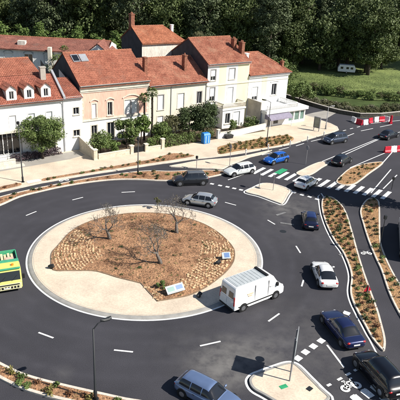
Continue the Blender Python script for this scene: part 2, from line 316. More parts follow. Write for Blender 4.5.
# ------------------------------------------------------------ ground shapes
def smooth(pts, per=4):
    n = len(pts); out = []
    for i in range(n):
        p0, p1, p2, p3 = (Vector(pts[(i+k) % n]) for k in (-1, 0, 1, 2))
        for t in range(per):
            t /= per
            out.append(.5*((2*p1) + (p2-p0)*t + (2*p0-5*p1+4*p2-p3)*t*t + (3*p1-p0-3*p2+p3)*t**3))
    return out
def ccw(p):
    a = sum(p[i][0]*p[(i+1)%len(p)][1] - p[(i+1)%len(p)][0]*p[i][1] for i in range(len(p)))
    return list(p) if a > 0 else list(reversed(p))
def inset(p, d):
    out = []; n = len(p)
    for i in range(n):
        a, b, c = Vector(p[i-1]), Vector(p[i]), Vector(p[(i+1)%n])
        e = (c-a); e = e.normalized() if e.length > 1e-6 else Vector((1,0)); out.append(b + d*Vector((-e.y, e.x)))
    return out
def sheet(name, poly, z, m, parent=None):
    """flat polygon"""
    pv, _e, pf, *_q = geometry.delaunay_2d_cdt([Vector((x, y)) for x, y in poly], [], [list(range(len(poly)))], 1, 1e-4)
    me = bpy.data.meshes.new(name); me.from_pydata([(p.x, p.y, z) for p in pv], [], [f if (pv[f[1]]-pv[f[0]]).cross(pv[f[2]]-pv[f[0]]) > 0 else f[::-1] for f in pf]); me.materials.append(m); me.update()
    o = bpy.data.objects.new(name, me); COL.objects.link(o)
    if parent: o.parent = parent
    return o
def ring_mesh(outer, inner, z0, z1, mz=None):
    n = len(outer); mb = MB(); zi = z1 if mz is None else mz
    vs = [(*p, z0) for p in outer] + [(*p, z1-.015) for p in outer] + [(*(Vector(p)*.92+Vector(q)*.08), z1) for p, q in zip(outer, inner)] + [(*q, z1) for q in inner] + [(*q, z0) for q in inner]
    fs = []
    for k in range(4):
        for i in range(n): j = (i+1) % n; fs.append((k*n+i, k*n+j, (k+1)*n+j, (k+1)*n+i))
    return mb.add(vs, fs)
def raised(name, pts, h, m, km='kerb', kw=.22, per=4, z0=0.0, line=None, mulch_h=None):
    p = ccw(smooth(pts, per)); q = inset(p, kw)
    o = sheet(name, p, h-.025 if mulch_h is None else mulch_h, m); struct(o)
    k = ring_mesh(p, q, z0-.03, h).build('kerb', M[km], o)
    if line: ring_mesh(inset(p, -.30), inset(p, -.12), .0, .005).build('edge_line', M['white_paint'], o)
    return o, p
def inside(pt, poly):
    x, y = pt; c = False; n = len(poly)
    for i in range(n):
        x1, y1 = poly[i][0], poly[i][1]; x2, y2 = poly[i-1][0], poly[i-1][1]
        if (y1 > y) != (y2 > y) and x < (x2-x1)*(y-y1)/(y2-y1)+x1: c = not c
    return c

L0, L1, L2, L3 = (LAYOUT[k] for k in ('L0', 'L1', 'L2', 'L3'))
# the street frame: s runs along the house fronts, n towards the street
ST_O = Vector((-17.9, 79.1)); ST_A = R(36.1)
ST_U = Vector((math.cos(ST_A), math.sin(ST_A))); ST_N = Vector((math.sin(ST_A), -math.cos(ST_A)))
def W(s, n, z=0.0): p = ST_O + s*ST_U + n*ST_N; return Vector((p.x, p.y, z))

# near ground up to the river wall, then bank, river bed, far lawn and wooded slope
near = sheet('ground', [(-500,-150), (500,-150), (500,150)] + [tuple(p) for p in reversed(L0)] + [(-40,150), (-500,190)], -.06, M['earth']); struct(near)
lines = []
for Lz, z, lx, rx in ((L0, -.06, [(-500,190), (-40,150)], [(500,150)]), (L1, -1.5, [(-500,200), (-40,156)], [(500,165)]), (L2, -1.5, [(-500,210), (-40,162)], [(500,175)]), (L3, .2, [(-500,214), (-40,165)], [(500,179)])):
    lines.append([(*p, z) for p in lx] + [(*p, z) for p in Lz] + [(*p, z) for p in rx])
far1 = [(x*1.03, y+14, .6) for x, y, z in lines[3]]; far2 = [(x*1.3, y+110, 5) for x, y, z in lines[3]]; far3 = [(x*3, 1500+abs(x)*.2, 60) for x, y, z in lines[3]]
struct(MB().loft([lines[0], lines[1]], cap=False, closed=False).build('river_bank', M['lawn'], smooth=True))
struct(MB().loft([[(x,y,-2.2) for x,y,z in lines[1]], [(x,y,-2.2) for x,y,z in lines[2]]], cap=False, closed=False).build('river_bed', M['earth']))
struct(MB().loft([[(x,y-.6,-1.62) for x,y,z in lines[1]], [(x,y+.6,-1.62) for x,y,z in lines[2]]], cap=False, closed=False).build('river', M['water']))
struct(MB().loft([lines[2], lines[3], far1, far2, far3], cap=False, closed=False).build('park_lawn', M['lawn'], smooth=True))
struct(sheet('road', [(-70,-20), (80,-20), (80,113)] + [(48.6,114.2), (38.3,107.9), (33.6,105.5), (29.9,104.7), (26.0,106.7), (23.8,108.9), (21.5,111.6), (17.0,117.9), (14,124), (8,122), (-70,66)], 0.0, M['asphalt']))
road = bpy.data.objects['road']
struct(sheet('grass_verge', [(27.2,-20), (80,-20), (80,98), (37,80.5), (30.2,73.5), (27.2,66)], .03, M['lawn']))

# pavement in front of the houses, running under them
walk = [tuple(p) for p in LAYOUT['walk_edge']]
back = [W(41.8, 0), W(41.8, -4), W(10, -4), W(-30, -4), W(-46, -2)]
wp = ccw(walk + [(p.x, p.y) for p in back])
pavement = struct(sheet('pavement', wp, .10, M['pave']))
kw = [Vector(p) for p in walk]
mbk = MB(); vs = []
for i, p in enumerate(kw):
    e = (kw[min(i+1, len(kw)-1)] - kw[max(i-1, 0)]).normalized(); nrm = Vector((e.y, -e.x))
    a = p + nrm*.16; vs.append([(*a, -.03), (*a, .105), (*(p - nrm*.06), .118), (*(p-nrm*.06), -.03)])
mbk.loft(vs).build('kerb', M['kerb'], pavement)
# grey strip before the white house, pale crossing of the side street
struct(sheet('forecourt', [tuple(W(s, n).xy) for s, n in ((-30,5.9), (-30,2), (-1.4,2), (-1.4,4.2), (-4,4.9))], .104, M['path']))
struct(sheet('side_crossing', ccw([tuple(p) for p in LAYOUT['pale']]), .004, M['path']))
struct(sheet('garden_soil', [tuple(W(s, n).xy) for s, n in ((-.9,6.4), (30.5,6.4), (30.5,.1), (-.9,.1))], .106, M['soil']))

beds = {}
for key, nm, mm, h, kk in (('bed_north','planting_bed','mulch',.13,'kerb'), ('bed_almond','planting_bed','gold_mulch',.14,'kerb'), ('bed_long','planting_bed','gold_mulch',.14,'kerb'), ('bed_right','planting_bed','gold_mulch',.14,'kerb'), ('bed_south','planting_bed','mulch',.14,'kerb')):
    o, p = raised(nm, LAYOUT[key], h, M[mm], kk, kw={'bed_south':.22,'bed_north':.2}.get(key, .17)); beds[key] = p
    if key == 'bed_long':
        k2 = p[:len(p)]
for key, nm in (('refuge_wedge','traffic_refuge'), ('refuge_east','traffic_refuge'), ('refuge_north','traffic_refuge'), ('splitter','splitter_island')):
    o, p = raised(nm, LAYOUT[key], .13, M['apron'], 'grey_kerb' if key == 'splitter' else 'kerb', kw=.18, line=(key in ('splitter', 'refuge_east'))); beds[key] = p
for key in ('strip_a', 'strip_b', 'bed_shop'):
    p = ccw(smooth(LAYOUT[key], 3)); beds[key] = p
    struct(sheet('planting_strip', p, .118, M['mulch' if key != 'bed_shop' else 'gold_mulch']))
struct(sheet('stone_slab', ccw(LAYOUT['slab_bench']), .12, M['wall_white']))

# white line along the long bed's road side
lb = LAYOUT['bed_long'][:13]
sm = smooth(lb, 4)[:-4]; mb = MB(); sec = []
for i, p in enumerate(sm):
    e = (sm[min(i+1,len(sm)-1)] - sm[max(i-1,0)]).normalized(); n_ = Vector((e.y, -e.x))
    n_ = -n_ if (p + n_*.3 - Vector((15.6, 48))).length < (p - n_*.3 - Vector((15.6, 48))).length else n_
    sec.append([(*(p+n_*.14), .005), (*(p+n_*.27), .005)])
mb.loft(sec, cap=False, closed=False).build('edge_line', M['white_paint'], road)

# ------------------------------------------------------------ the central island
ICX, ICY = LAYOUT['island_c']; IR = LAYOUT['island_r']
def circle(r, n=160): return [Vector((ICX + r*math.cos(2*PI*i/n), ICY + r*math.sin(2*PI*i/n))) for i in range(n)]
isl = struct(sheet('island_apron', circle(IR-.42), .10, M['apron']))
mb = MB(); secs = [[(*p, z) for p in circle(r)] for r, z in ((IR-.02, .0), (IR-.05, .035), (IR-.22, .05), (IR-.45, .095), (IR-.55, .102))]
mb.loft(secs, cap=False).build('kerb', M['grey_kerb'], isl, smooth=True)
ring_mesh(circle(IR+.17), circle(IR+.0), 0, .005).build('edge_line', M['white_paint'], isl)
bedp = ccw(smooth(LAYOUT['island_bed'], 4)); beds['island'] = bedp
ib = struct(sheet('island_bed', inset(bedp, .03), .135, M['mulch']))
ring_mesh(bedp, inset(bedp, .10), .08, .155).build('timber_edge', M_('timber_edging', (.20, .14, .09), var=.3, scale=3), ib)
# terraces of small stone blocks
blk = MB()
tiers = [ccw(smooth(LAYOUT[k], 2)) for k in ('tier_left', 'tier_right', 'tier_south')]
r_ = 1.0; row = 0
TC = (ICX + .8, ICY + 1.0)
while r_ < 11.5:
    n = int(2*PI*r_/.38)
    for i in range(n):
        a = 2*PI*(i + .5*(row % 2))/n + rnd.uniform(-.006, .006)
        x, y = TC[0] + r_*math.cos(a), TC[1] + r_*math.sin(a)
        if not any(inside((x, y), t) for t in tiers) or not inside((x, y), bedp): continue
        if noise.noise(Vector((x*.5, y*.5, 3))) > .38 or rnd.random() < .10: continue
        hw, hd = rnd.uniform(.09, .18), rnd.uniform(.06, .12); zt = .135 + rnd.uniform(.02, .075); a2 = a + PI/2 + rnd.uniform(-.3, .3); x += rnd.uniform(-.05, .05); y += rnd.uniform(-.05, .05)
        ca, sa = math.cos(a2), math.sin(a2)
        def q(u, v, z): return (x + u*ca - v*sa, y + u*sa + v*ca, z)
        blk.add([q(-hw,-hd,.12), q(hw,-hd,.12), q(hw,hd,.12), q(-hw,hd,.12), q(-hw*.8,-hd*.75,zt), q(hw*.8,-hd*.75,zt), q(hw*.8,hd*.75,zt), q(-hw*.8,hd*.75,zt)], [(4,5,6,7), (0,1,5,4), (1,2,6,5), (2,3,7,6), (3,0,4,7)])
    r_ += .30; row += 1
blk.build('stone_block', M['block'], ib, kind='stuff')

# ------------------------------------------------------------ painted markings (parts of the road)
LAYER = [0]
def stripe(a, b, w, name='dash', m='white_paint', z=None):
    LAYER[0] += 1; z = .0075 + .0003*(LAYER[0] % 90) if z is None else z
    a, b = Vector(a), Vector(b); d = (b-a).normalized(); n_ = Vector((-d.y, d.x))*w/2
    mb = MB(); n = max(1, int((b-a).length/.8))
    pts_ = [a + (b-a)*i/n for i in range(n+1)]
    mb.loft([[(*(p+n_), z), (*(p-n_), z)] for p in pts_], cap=False, closed=False)
    return mb.build(name, M[m], road)
for a, b in LAYOUT['lane_dashes']:
    ca = Vector((ICX, ICY)); stripe(a, b, .15)
for deg in (188, 203): 
    a0, a1 = R(deg-2.4), R(deg+2.4); stripe((ICX+15.1*math.cos(a0), ICY+15.1*math.sin(a0)), (ICX+15.1*math.cos(a1), ICY+15.1*math.sin(a1)), .15)
for a, b in LAYOUT['edge_lines']: stripe(a, b, .15, 'lane_line')
for a, b in LAYOUT['approach_dashes']: stripe(a, b, .16)
for a, b in LAYOUT['thin_dashes']: stripe(a, b, .2)
def square(p, d, l, w, name='yield_block', m='white_paint'):
    p = Vector(p); d = Vector(d).normalized(); stripe(p - d*l/2, p + d*l/2, w, name, m)
for key in ('yield_a', 'yield_b'):
    q = LAYOUT[key]
    for i, p in enumerate(q): square(p, Vector(q[-1]) - Vector(q[0]), .5, .42)
q = LAYOUT['yield_c']
for p in q[:4]: square(p, Vector(q[3]) - Vector(q[0]), .58, .5)
square(q[4], (1, -.6), .55, .5)
q = LAYOUT['blocks']
for p in q: square(p, (Vector(q[2])-Vector(q[0])).orthogonal(), .75, .62, 'crossing_block')
d_ = Vector(q[2]) - Vector(q[0])
for k in (1, 2): square(Vector(q[2]) + d_*.52*k, d_.orthogonal(), .8, .6, 'crossing_block')
for k in range(5): square(Vector(q[0]) + d_*.5*k + Vector((.35, -1.0)), d_.orthogonal(), .75, .62, 'crossing_block')
ax = [Vector(p) for p in LAYOUT['zebra_axis']]; zd = Vector(LAYOUT['zebra_dir']).normalized()
p0, p1 = ax[0], ax[2]; ln = (p1-p0).length; nz_ = int(ln/1.12)
for i in range(nz_+1):
    c = p0 + (p1-p0)*i/nz_
    if inside(c, beds['refuge_east']): continue
    stripe(c - zd*1.55, c + zd*1.55, .52, 'zebra_stripe')
gp = Vector(LAYOUT['green'][0]); stripe(gp - zd*1.2 , gp + zd*1.2, .9, 'green_patch', 'green_paint', .036)
for c, a in zip(LAYOUT['worn'], ((.9, -.2), (.6, .5), (.6,.5))): square(c, a, 1.5, .3, 'worn_mark', 'worn_paint')
def bike_symbol(c, az, s=1.0, z=.038):
    """painted bicycle: two wheels, frame and bars"""
    mb = MB(); c = Vector(c); ca, sa = math.cos(az), math.sin(az)
    T = lambda u, v: (c.x + s*(u*ca - v*sa), c.y + s*(u*sa + v*ca), z)
    for cu in (-.42, .42):
        for i in range(14):
            a0, a1 = 2*PI*i/14, 2*PI*(i+1)/14
            mb.quad(*[T(cu + r*math.cos(a), r*math.sin(a)) for r, a in ((.30,a0), (.30,a1), (.14,a1), (.14,a0))])
    def bar(a, b, w=.05):
        a, b = Vector(a), Vector(b); n_ = Vector((-(b-a).y, (b-a).x)).normalized()*w
        mb.quad(T(*(a+n_)), T(*(a-n_)), T(*(b-n_)), T(*(b+n_)))
    for a, b in (((-.42,0), (-.12,.42)), ((-.12,.42), (.3,.42)), ((.3,.42), (.42,0)), ((-.12,.42), (.05,.02)), ((.05,.02), (.3,.42)), ((-.42,0), (.05,.02)), ((.3,.42), (.36,.6)), ((.36,.6), (.55,.62)), ((-.12,.42), (-.17,.56)), ((-.28,.57), (-.05,.57))): bar(a, b)
    return mb.build('bicycle_symbol', M['white_paint'], road)
bike_symbol(LAYOUT['bikes'][0], R(25), 1.15); bike_symbol(LAYOUT['bikes'][1], R(5), .8); bike_symbol(LAYOUT['bikes'][2], R(30), .9)

# ------------------------------------------------------------ foliage
def leaf_cloud(mb, c, r, n, size, rg, up=.35, shell=.55):
    c = Vector(c)
    for _ in range(n):
        while True:
            d = Vector((rg.uniform(-1,1), rg.uniform(-1,1), rg.uniform(-1,1)))
            if .05 < d.length < 1: break
        d = d.normalized() * (shell + (1-shell)*rg.random()); p = c + Vector((d.x*r[0], d.y*r[1], d.z*r[2]))
        nrm = (d + Vector((rg.gauss(0,.55), rg.gauss(0,.55), rg.gauss(0,.55) + up))).normalized()
        t = nrm.cross(Vector((rg.gauss(0,1), rg.gauss(0,1), rg.gauss(0,1)))).normalized(); b = nrm.cross(t); s = size*rg.uniform(.45, 1.4)
        k = s*rg.uniform(.45, .7)
        mb.add([p - t*s*.5, p + b*k*.5 - nrm*s*.06, p + t*s*.5, p - b*k*.5 - nrm*s*.06], [(0,3,2,1)])
def crown(rg, rx, rz, zc, clumps, per, size, bottom=-.7, clump_r=.34):
    mb = MB()
    for _ in range(clumps):
        while True:
            d = Vector((rg.uniform(-1,1), rg.uniform(-1,1), rg.uniform(bottom,1)))
            if .35 < d.length < 1: break
        d *= rg.uniform(.85, 1.18); q = rg.uniform(.5, 1.35)*clump_r*rx
        leaf_cloud(mb, (d.x*rx*.85, d.y*rx*.85, zc + d.z*rz*.85), (q, q, q*.75), per, size, rg)
    return mb
def trunk(rg, h, r, zc, rx, limbs=6):
    mb = MB(); top = zc + .25*rx; lean = rg.uniform(-.03, .03)*h
    mb.tube([(0,0,-.3), (lean*.3, 0, h*.3), (lean, lean*.4, zc), (lean*1.2, lean*.5, top)], [r*1.25, r, r*.62, r*.25], 8)
    for k in range(limbs):
        a = 2*PI*k/limbs + rg.uniform(-.4,.4); z0 = zc*rg.uniform(.55,.95)
        mb.tube([(lean*.8, 0, z0), (rx*.35*math.cos(a), rx*.35*math.sin(a), z0 + rx*.3), (rx*.72*math.cos(a), rx*.72*math.sin(a), z0 + rx*rg.uniform(.45,.8))], [r*.42, r*.25, r*.06], 5)
    return mb
def make_tree(name, label, seed, rx, rz, zc, clumps, per, size, leaf, bark='bark', tr=.28, loc=(0,0,0), group=None, bottom=-.7, clump_r=.34, cat='tree'):
    rg = random.Random(seed); t = thing(name, label, cat, loc, rg.uniform(0, 6), group)
    trunk(rg, zc, tr, zc, rx).build('trunk', M[bark], t, smooth=True)
    near_ = size < .3
    crown(rg, rx, rz, zc, clumps, int(per*1.5) if near_ else per, size*1.3 if near_ else size, bottom, clump_r).build('crown', M[leaf], t)
    return t

# beds of low shrubs
def shrub_proto(seed, leaf, r, n, size, name, label, group, cat='shrub', h=.7):
    rg = random.Random(seed); mb = MB()
    for _ in range(4): leaf_cloud(mb, (rg.uniform(-.4,.4)*r, rg.uniform(-.4,.4)*r, r*h*rg.uniform(.5,.8)), (r*.7, r*.7, r*h*.6), n//4, size, rg, shell=.3)
    for _ in range(5):
        a = rg.uniform(0, 6.3); mb.tube([(0,0,-.05), (.5*r*math.cos(a), .5*r*math.sin(a), r*h)], [.015, .006], 3)
    me = bpy.data.meshes.new(name); me.from_pydata(mb.v, [], mb.f); me.materials.append(M[leaf]); return me
shrub_me = {}
for k, (leaf, r, n, sz) in {'green': ('leaf_mid', .34, 90, .15), 'olive': ('leaf_olive', .30, 70, .14), 'dark': ('leaf_dark', .30, 80, .14), 'yellow': ('leaf_yellow', .34, 80, .15), 'rust': ('leaf_rust', .28, 60, .13)}.items():
    shrub_me[k] = [shrub_proto(sd, leaf, r, n, sz, 'low_shrub', '', '') for sd in (1, 2, 3)]
WORD = {'green': 'fresh green', 'olive': 'dry olive', 'dark': 'dark green', 'yellow': 'yellow green', 'rust': 'rust brown'}
def scatter(bed, count, kinds, where, z, group, dmin=.55, edge=.35, smin=.7, smax=1.3, seed=1):
    rg = random.Random(seed); p = beds[bed]; q = inset(p, edge); xs = [v[0] for v in q]; ys = [v[1] for v in q]; done = []
    for _ in range(count*60):
        if len(done) >= count: break
        c = Vector((rg.uniform(min(xs), max(xs)), rg.uniform(min(ys), max(ys))))
        if not inside(c, q) or any((c-d).length < dmin for d in done): continue
        done.append(c); k = rg.choice(kinds)
        o = bpy.data.objects.new('low_shrub', rg.choice(shrub_me[k])); COL.objects.link(o); o.location = (c.x, c.y, z); o.rotation_euler = (0, 0, rg.uniform(0, 6.3)); s = rg.uniform(smin, smax)*1.1; o.scale = (s*rg.uniform(.8,1.35), s*rg.uniform(.8,1.2), s*rg.uniform(.8, 1.2))
        tag(o, 'low %s shrub in %s' % (WORD[k], where), 'shrub', group + ', ' + WORD[k])
scatter('bed_long', 88, ['green','dark','olive','rust','dark','rust'], 'the long wavy bed', .12, 'shrubs in the long wavy bed', .6, .32, .6, 1.15, 11)
scatter('bed_right', 36, ['green','dark','olive','rust'], 'the narrow bed at the right edge', .12, 'shrubs in the narrow right bed', .6, .3, .6, 1.1, 12)
scatter('bed_almond', 20, ['olive','olive','yellow','dark'], 'the almond shaped bed between the lanes', .12, 'shrubs in the almond shaped bed', .55, .3, .6, 1.0, 13)
scatter('bed_shop', 62, ['yellow','olive','yellow'], 'the wide bed in front of the shop', .115, 'shrubs in the bed by the shop', .62, .25, .75, 1.15, 14)
scatter('bed_north', 34, ['rust','olive','green','dark'], 'the strip north of the roundabout', .11, 'shrubs in the strip north of the roundabout', .7, .30, .7, 1.15, 15)
scatter('strip_b', 20, ['olive','yellow','green'], 'the thin strip edging the pavement', .115, 'shrubs at the edge of the pavement', .7, .18, .7, 1.1, 16)
scatter('strip_a', 4, ['olive','rust','green'], 'the short strip left of the stone slab', .115, 'shrubs left of the stone slab', .6, .15, .7, 1.1, 17)
scatter('bed_south', 20, ['green','yellow','green','rust'], 'the curved bed at the lower left', .12, 'shrubs in the lower left bed', .55, .28, .8, 1.35, 18)
# sparse growth on the island
isb = [t for t in tiers]
rgi = random.Random(5); n_ = 0
while n_ < 14:
    c = Vector((ICX + rgi.uniform(-9,9), ICY + rgi.uniform(-9,9)))
    if not inside(c, inset(bedp, .5)): continue
    n_ += 1; k = rgi.choice(['olive','rust','olive','dark']); o = bpy.data.objects.new('low_shrub', rgi.choice(shrub_me[k])); COL.objects.link(o)
    o.location = (c.x, c.y, .12); s = rgi.uniform(.45, .85); o.scale = (s*1.3, s*1.3, s*.6); o.rotation_euler = (0,0,rgi.uniform(0,6))
    tag(o, 'small flat %s plant on the mulch of the central island' % WORD[k], 'shrub', 'plants on the central island, ' + WORD[k])
tag(make_tree('leafy_shrub', 'bright green bushy shrub beside the info panel on the island', 91, .45, .35, .38, 9, 40, .13, 'leaf_mid', tr=.03, loc=(*LAYOUT['panel_plant'][0], .12)), 'bright green bushy shrub beside the info panel on the island', 'shrub')

# the small growth between the shrubs: tufts nobody would count
for bedk, cnt, leaf in (('island', 420, 'leaf_olive'), ('island', 160, 'leaf_mid'), ('bed_long', 150, 'leaf_rust'), ('bed_long', 160, 'leaf_dark'), ('bed_right', 80, 'leaf_dark'), ('bed_right', 60, 'leaf_rust'), ('bed_north', 110, 'leaf_olive'), ('bed_south', 90, 'leaf_yellow'), ('bed_shop', 110, 'leaf_yellow'), ('bed_shop', 60, 'leaf_mid'), ('bed_almond', 60, 'leaf_olive'), ('strip_b', 60, 'leaf_olive')):
    rg = random.Random(len(bedk)*7 + cnt); q = inset(beds[bedk], .22); xs = [v[0] for v in q]; ys = [v[1] for v in q]; mb = MB()
    for _ in range(cnt):
        x, y = rg.uniform(min(xs), max(xs)), rg.uniform(min(ys), max(ys))
        if not inside((x, y), q) or noise.noise(Vector((x*.6, y*.6, cnt))) < -.12: continue
        r = rg.uniform(.10, .24); leaf_cloud(mb, (x, y, .14 + r*.4), (r, r, r*.7), 10, .10, rg, shell=.2)
    mb.build('small_growth', M[leaf], kind='stuff')
# woodchips and litter lying on the beds (real relief)
chips = MB(); rgc = random.Random(9)
for bedk, cnt in (('island', 2600), ('bed_long', 900), ('bed_right', 500), ('bed_north', 500), ('bed_south', 700), ('bed_shop', 400), ('bed_almond', 300)):
    p = inset(beds[bedk], .28); xs = [v[0] for v in p]; ys = [v[1] for v in p]
    for _ in range(cnt):
        x, y = rgc.uniform(min(xs), max(xs)), rgc.uniform(min(ys), max(ys))
        if not inside((x, y), p): continue
        a = rgc.uniform(0, PI); s = rgc.uniform(.05, .13); w = s*.5; z = .155; h = rgc.uniform(.02, .06)
        ca, sa = math.cos(a)*s, math.sin(a)*s; cb, sb = -math.sin(a)*w, math.cos(a)*w
        chips.add([(x-ca-cb, y-sa-sb, z-.05), (x+ca-cb, y+sa-sb, z-.05), (x+ca+cb, y+sa+sb, z-.05), (x-ca+cb, y-sa+sb, z-.05), (x, y, z+h)], [(0,1,4), (1,2,4), (2,3,4), (3,0,4)])
chips.build('wood_chips', M['mulch'], kind='stuff')

# bare trees of the island
def bare_tree(loc, h, seed, label, twigs=True):
    rg = random.Random(seed); t = thing('bare_tree', label, 'tree', (*loc, .12)); mt = MB(); mbr = MB(); mtw = MB(); tips = []
    def grow(p, d, ln, r, lev):
        pts_ = [p]; rr = [r]; q = p.copy(); dd = d.copy(); n = 4
        for i in range(n):
            dd = (dd + Vector((rg.gauss(0,.16), rg.gauss(0,.16), rg.gauss(.05,.10)))).normalized(); q = q + dd*ln/n; pts_.append(q.copy()); rr.append(r*(1-.45*(i+1)/n))
        (mt if lev == 0 else mbr if lev < 3 else mtw).tube(pts_, rr, 7 if lev == 0 else 5 if lev < 3 else 3)
        if lev >= 6 or (lev >= 4 and rg.random() < .15): tips.append(q); return
        for k in range(3 if lev < 5 else 2):
            a = 2*PI*(k + rg.random()*.6)/3; sp = rg.uniform(.45, .95) if lev else rg.uniform(.5, .85)
            s = dd.cross(Vector((math.cos(a), math.sin(a), .3))).normalized()
            grow(pts_[-1] if k < 2 else pts_[-2], (dd*math.cos(sp) + s*math.sin(sp)).normalized(), ln*rg.uniform(.62, .84), max(rr[-1]*.80, .016), lev+1)
    grow(Vector((0,0,-.1)), Vector((rg.uniform(-.1,.1), 0, 1)), h*.25, h*.040, 0)
    mt.build('trunk', M['bark_pale'], t, smooth=True); mbr.build('branches', M['bark_pale'], t, smooth=True); mtw.build('twigs', M['bark_pale'], t, kind='stuff')
    lf = MB()
    for q in tips:
        if rg.random() < .35: leaf_cloud(lf, q, (.12,.12,.12), 2, .09, rg)
    lf.build('sparse_leaves', M['leaf_olive'], t, kind='stuff'); return t
BT = LAYOUT['bare_trees']
bare_tree(BT[0], 5.2, 21, 'bare grey tree standing furthest left on the central island')
bare_tree(BT[1], 5.4, 34, 'bare tree with gnarled dark trunk in the middle of the island')
bare_tree(BT[2], 5.4, 47, 'bare pale tree at the back right of the island near the passing silver car')
make_tree('small_tree', 'small young leafy tree by the far rim of the island', 58, .42, .45, 1.15, 9, 26, .13, 'leaf_olive', 'bark_pale', .04, (*BT[3], .1))

# ------------------------------------------------------------ houses
def wall_grid(mb, x0, x1, z0, z1, holes, y=0.0, reveal=.16):
    xs = sorted({x0, x1} | {h[0] for h in holes} | {h[1] for h in holes}); zs = sorted({z0, z1} | {h[2] for h in holes} | {h[3] for h in holes})
    xs = [v for v in xs if x0 <= v <= x1]; zs = [v for v in zs if z0 <= v <= z1]
    for a, b in zip(xs, xs[1:]):
        for c, d in zip(zs, zs[1:]):
            m = ((a+b)/2, (c+d)/2)
            if any(h[0] < m[0] < h[1] and h[2] < m[1] < h[3] for h in holes): continue
            mb.quad((a,y,c), (b,y,c), (b,y,d), (a,y,d))
    for a, b, c, d in holes:
        if not (x0 <= a and b <= x1 and z0 <= c and d <= z1): continue
        r = y + reveal
        mb.quad((a,y,c), (a,r,c), (a,r,d), (a,y,d)); mb.quad((b,y,c), (b,y,d), (b,r,d), (b,r,c)); mb.quad((a,y,d), (a,r,d), (b,r,d), (b,y,d)); mb.quad((a,y,c), (b,y,c), (b,r,c), (a,r,c))
    return mb
def window(parent, a, b, c, d, fill='shutter', y=0.0, trim='frame', tw=.14, head=None, sill=True, leaves=1, drop=1.0):
    """one window: surround, roller shutter or panes, sill"""
    mb = MB(); p = y - .035; q = y + .02
    mb.box(a-tw, a, p, q, c, d); mb.box(b, b+tw, p, q, c, d); mb.box(a-tw, b+tw, p-.003, q, d, d+tw)
    if head:                                    # curved pediment over the window
        n = 8; x0, x1, zz = a-tw-.18, b+tw+.18, d + tw + .12
        arc = [(x0 + (x1-x0)*i/n, zz + head*math.sin(PI*i/n)) for i in range(n+1)]
        mb.loft([[(x,p-.10,z), (x,q,z), (x,q,z+.13), (x,p-.10,z+.13)] for x, z in arc])
    w = mb.build('window', M[trim], parent)
    if sill: MB().box(a-tw-.06, b+tw+.06, p-.09, q, c-.10, c-.002).build('sill', M['stone'], w)
    yy = y + .13
    if fill == 'shutter':
        n = max(6, int((d-c)/.11)); sh = MB(); secs = []
        zlow = d - (d-c)*drop
        for i in range(n):
            z0 = zlow + (d-zlow)*i/n; z1 = zlow + (d-zlow)*(i+.82)/n
            sh.quad((a,yy-.012,z0), (b,yy-.012,z0), (b,yy-.022,z1), (a,yy-.022,z1)); z2 = zlow + (d-zlow)*(i+1)/n; sh.quad((a,yy-.022,z1), (b,yy-.022,z1), (b,yy-.012,z2), (a,yy-.012,z2))
        sh.build('roller_shutter', M['shutter'], w)
    if fill != 'shutter' or drop < 1:
        f = MB(); f.box(a, a+.06, yy, yy+.04, c, d); f.box(b-.06, b, yy, yy+.04, c, d); f.box(a+.06, b-.06, yy, yy+.04, c, c+.07); f.box(a+.06, b-.06, yy, yy+.04, d-.06, d)
        if b-a > .7: f.box((a+b)/2-.03, (a+b)/2+.03, yy-.004, yy+.036, c+.07, d-.06)
        f.build('sash', M['frame'], w)
        MB().box(a+.03, b-.03, yy+.045, yy+.06, c+.03, d-.03).build('pane', M['glass_dark'], w)
    elif leaves == 2: MB().box((a+b)/2-.08, (a+b)/2+.08, y-.02, yy, c, d).build('mullion', M['grey_trim'], w)
    return w
def roof_slope(mb, A, B, C, D, period=.24, course=.40, amp=.030):
    """corrugated tile slope: eave A-B, ridge D-C; ribs run up the slope"""
    A, B, C, D = map(Vector, (A, B, C, D)); e = (B-A).normalized(); le = (B-A).length
    mid_up = ((C+D)/2 - (A+B)/2); up = (mid_up - e*mid_up.dot(e)); ls = up.length; up.normalize(); nr = e.cross(up).normalized()
    if nr.z < 0: nr = -nr
    d0, c0 = (D-A).dot(e), (C-A).dot(e); rows = max(2, int(ls/course)); nx = max(4, int(max(le, c0-d0, c0, le-d0)/period*4)); lo, hi = min(0, d0), max(le, c0)
    prev = None
    grid = []
    for r in range(rows):
        for part in (0, 1):
            t = (r + part)/rows; xa, xb = d0*t, le + (c0-le)*t; line = []
            for i in range(nx+1):
                x = lo + (hi-lo)*i/nx; x = min(max(x, xa), xb)
                ph = math.sin(2*PI*x/period); h = amp*ph*abs(ph)**-.3 if abs(ph) > 1e-4 else 0
                line.append(A + e*x + up*(ls*t) + nr*(h + (.03 if part == 0 else 0) + .008*noise.noise(Vector((x*2, r, 1)))))
            grid.append(line)
    n = nx+1; mb.loft(grid, cap=False, closed=False)
def roof_part(parent, slopes, m, ridges=(), name='roof', thick=.14):
    mb = MB()
    for q in slopes:
        roof_slope(mb, *q); A, B, C, D = map(Vector, q); dn = Vector((0,0,-thick))
        mb.add([A+dn*.4, B+dn*.4, C+dn*.4, D+dn*.4, A+dn, B+dn, C+dn, D+dn], [(7,6,5,4), (0,1,5,4), (1,2,6,5), (2,3,7,6), (3,0,4,7)])
    o = mb.build(name, m, parent)
    for a, b in ridges:
        a, b = Vector(a), Vector(b); n = max(2, int((b-a).length/.42)); rm = MB()
        for i in range(n):
            p, q = a + (b-a)*i/n, a + (b-a)*(i+1.08)/n; rm.tube([p + Vector((0,0,.02)), q + Vector((0,0,-.005))], [.13, .11], 8)
        rm.build('ridge_tiles', M['ridge'], o, kind='stuff')
    return o
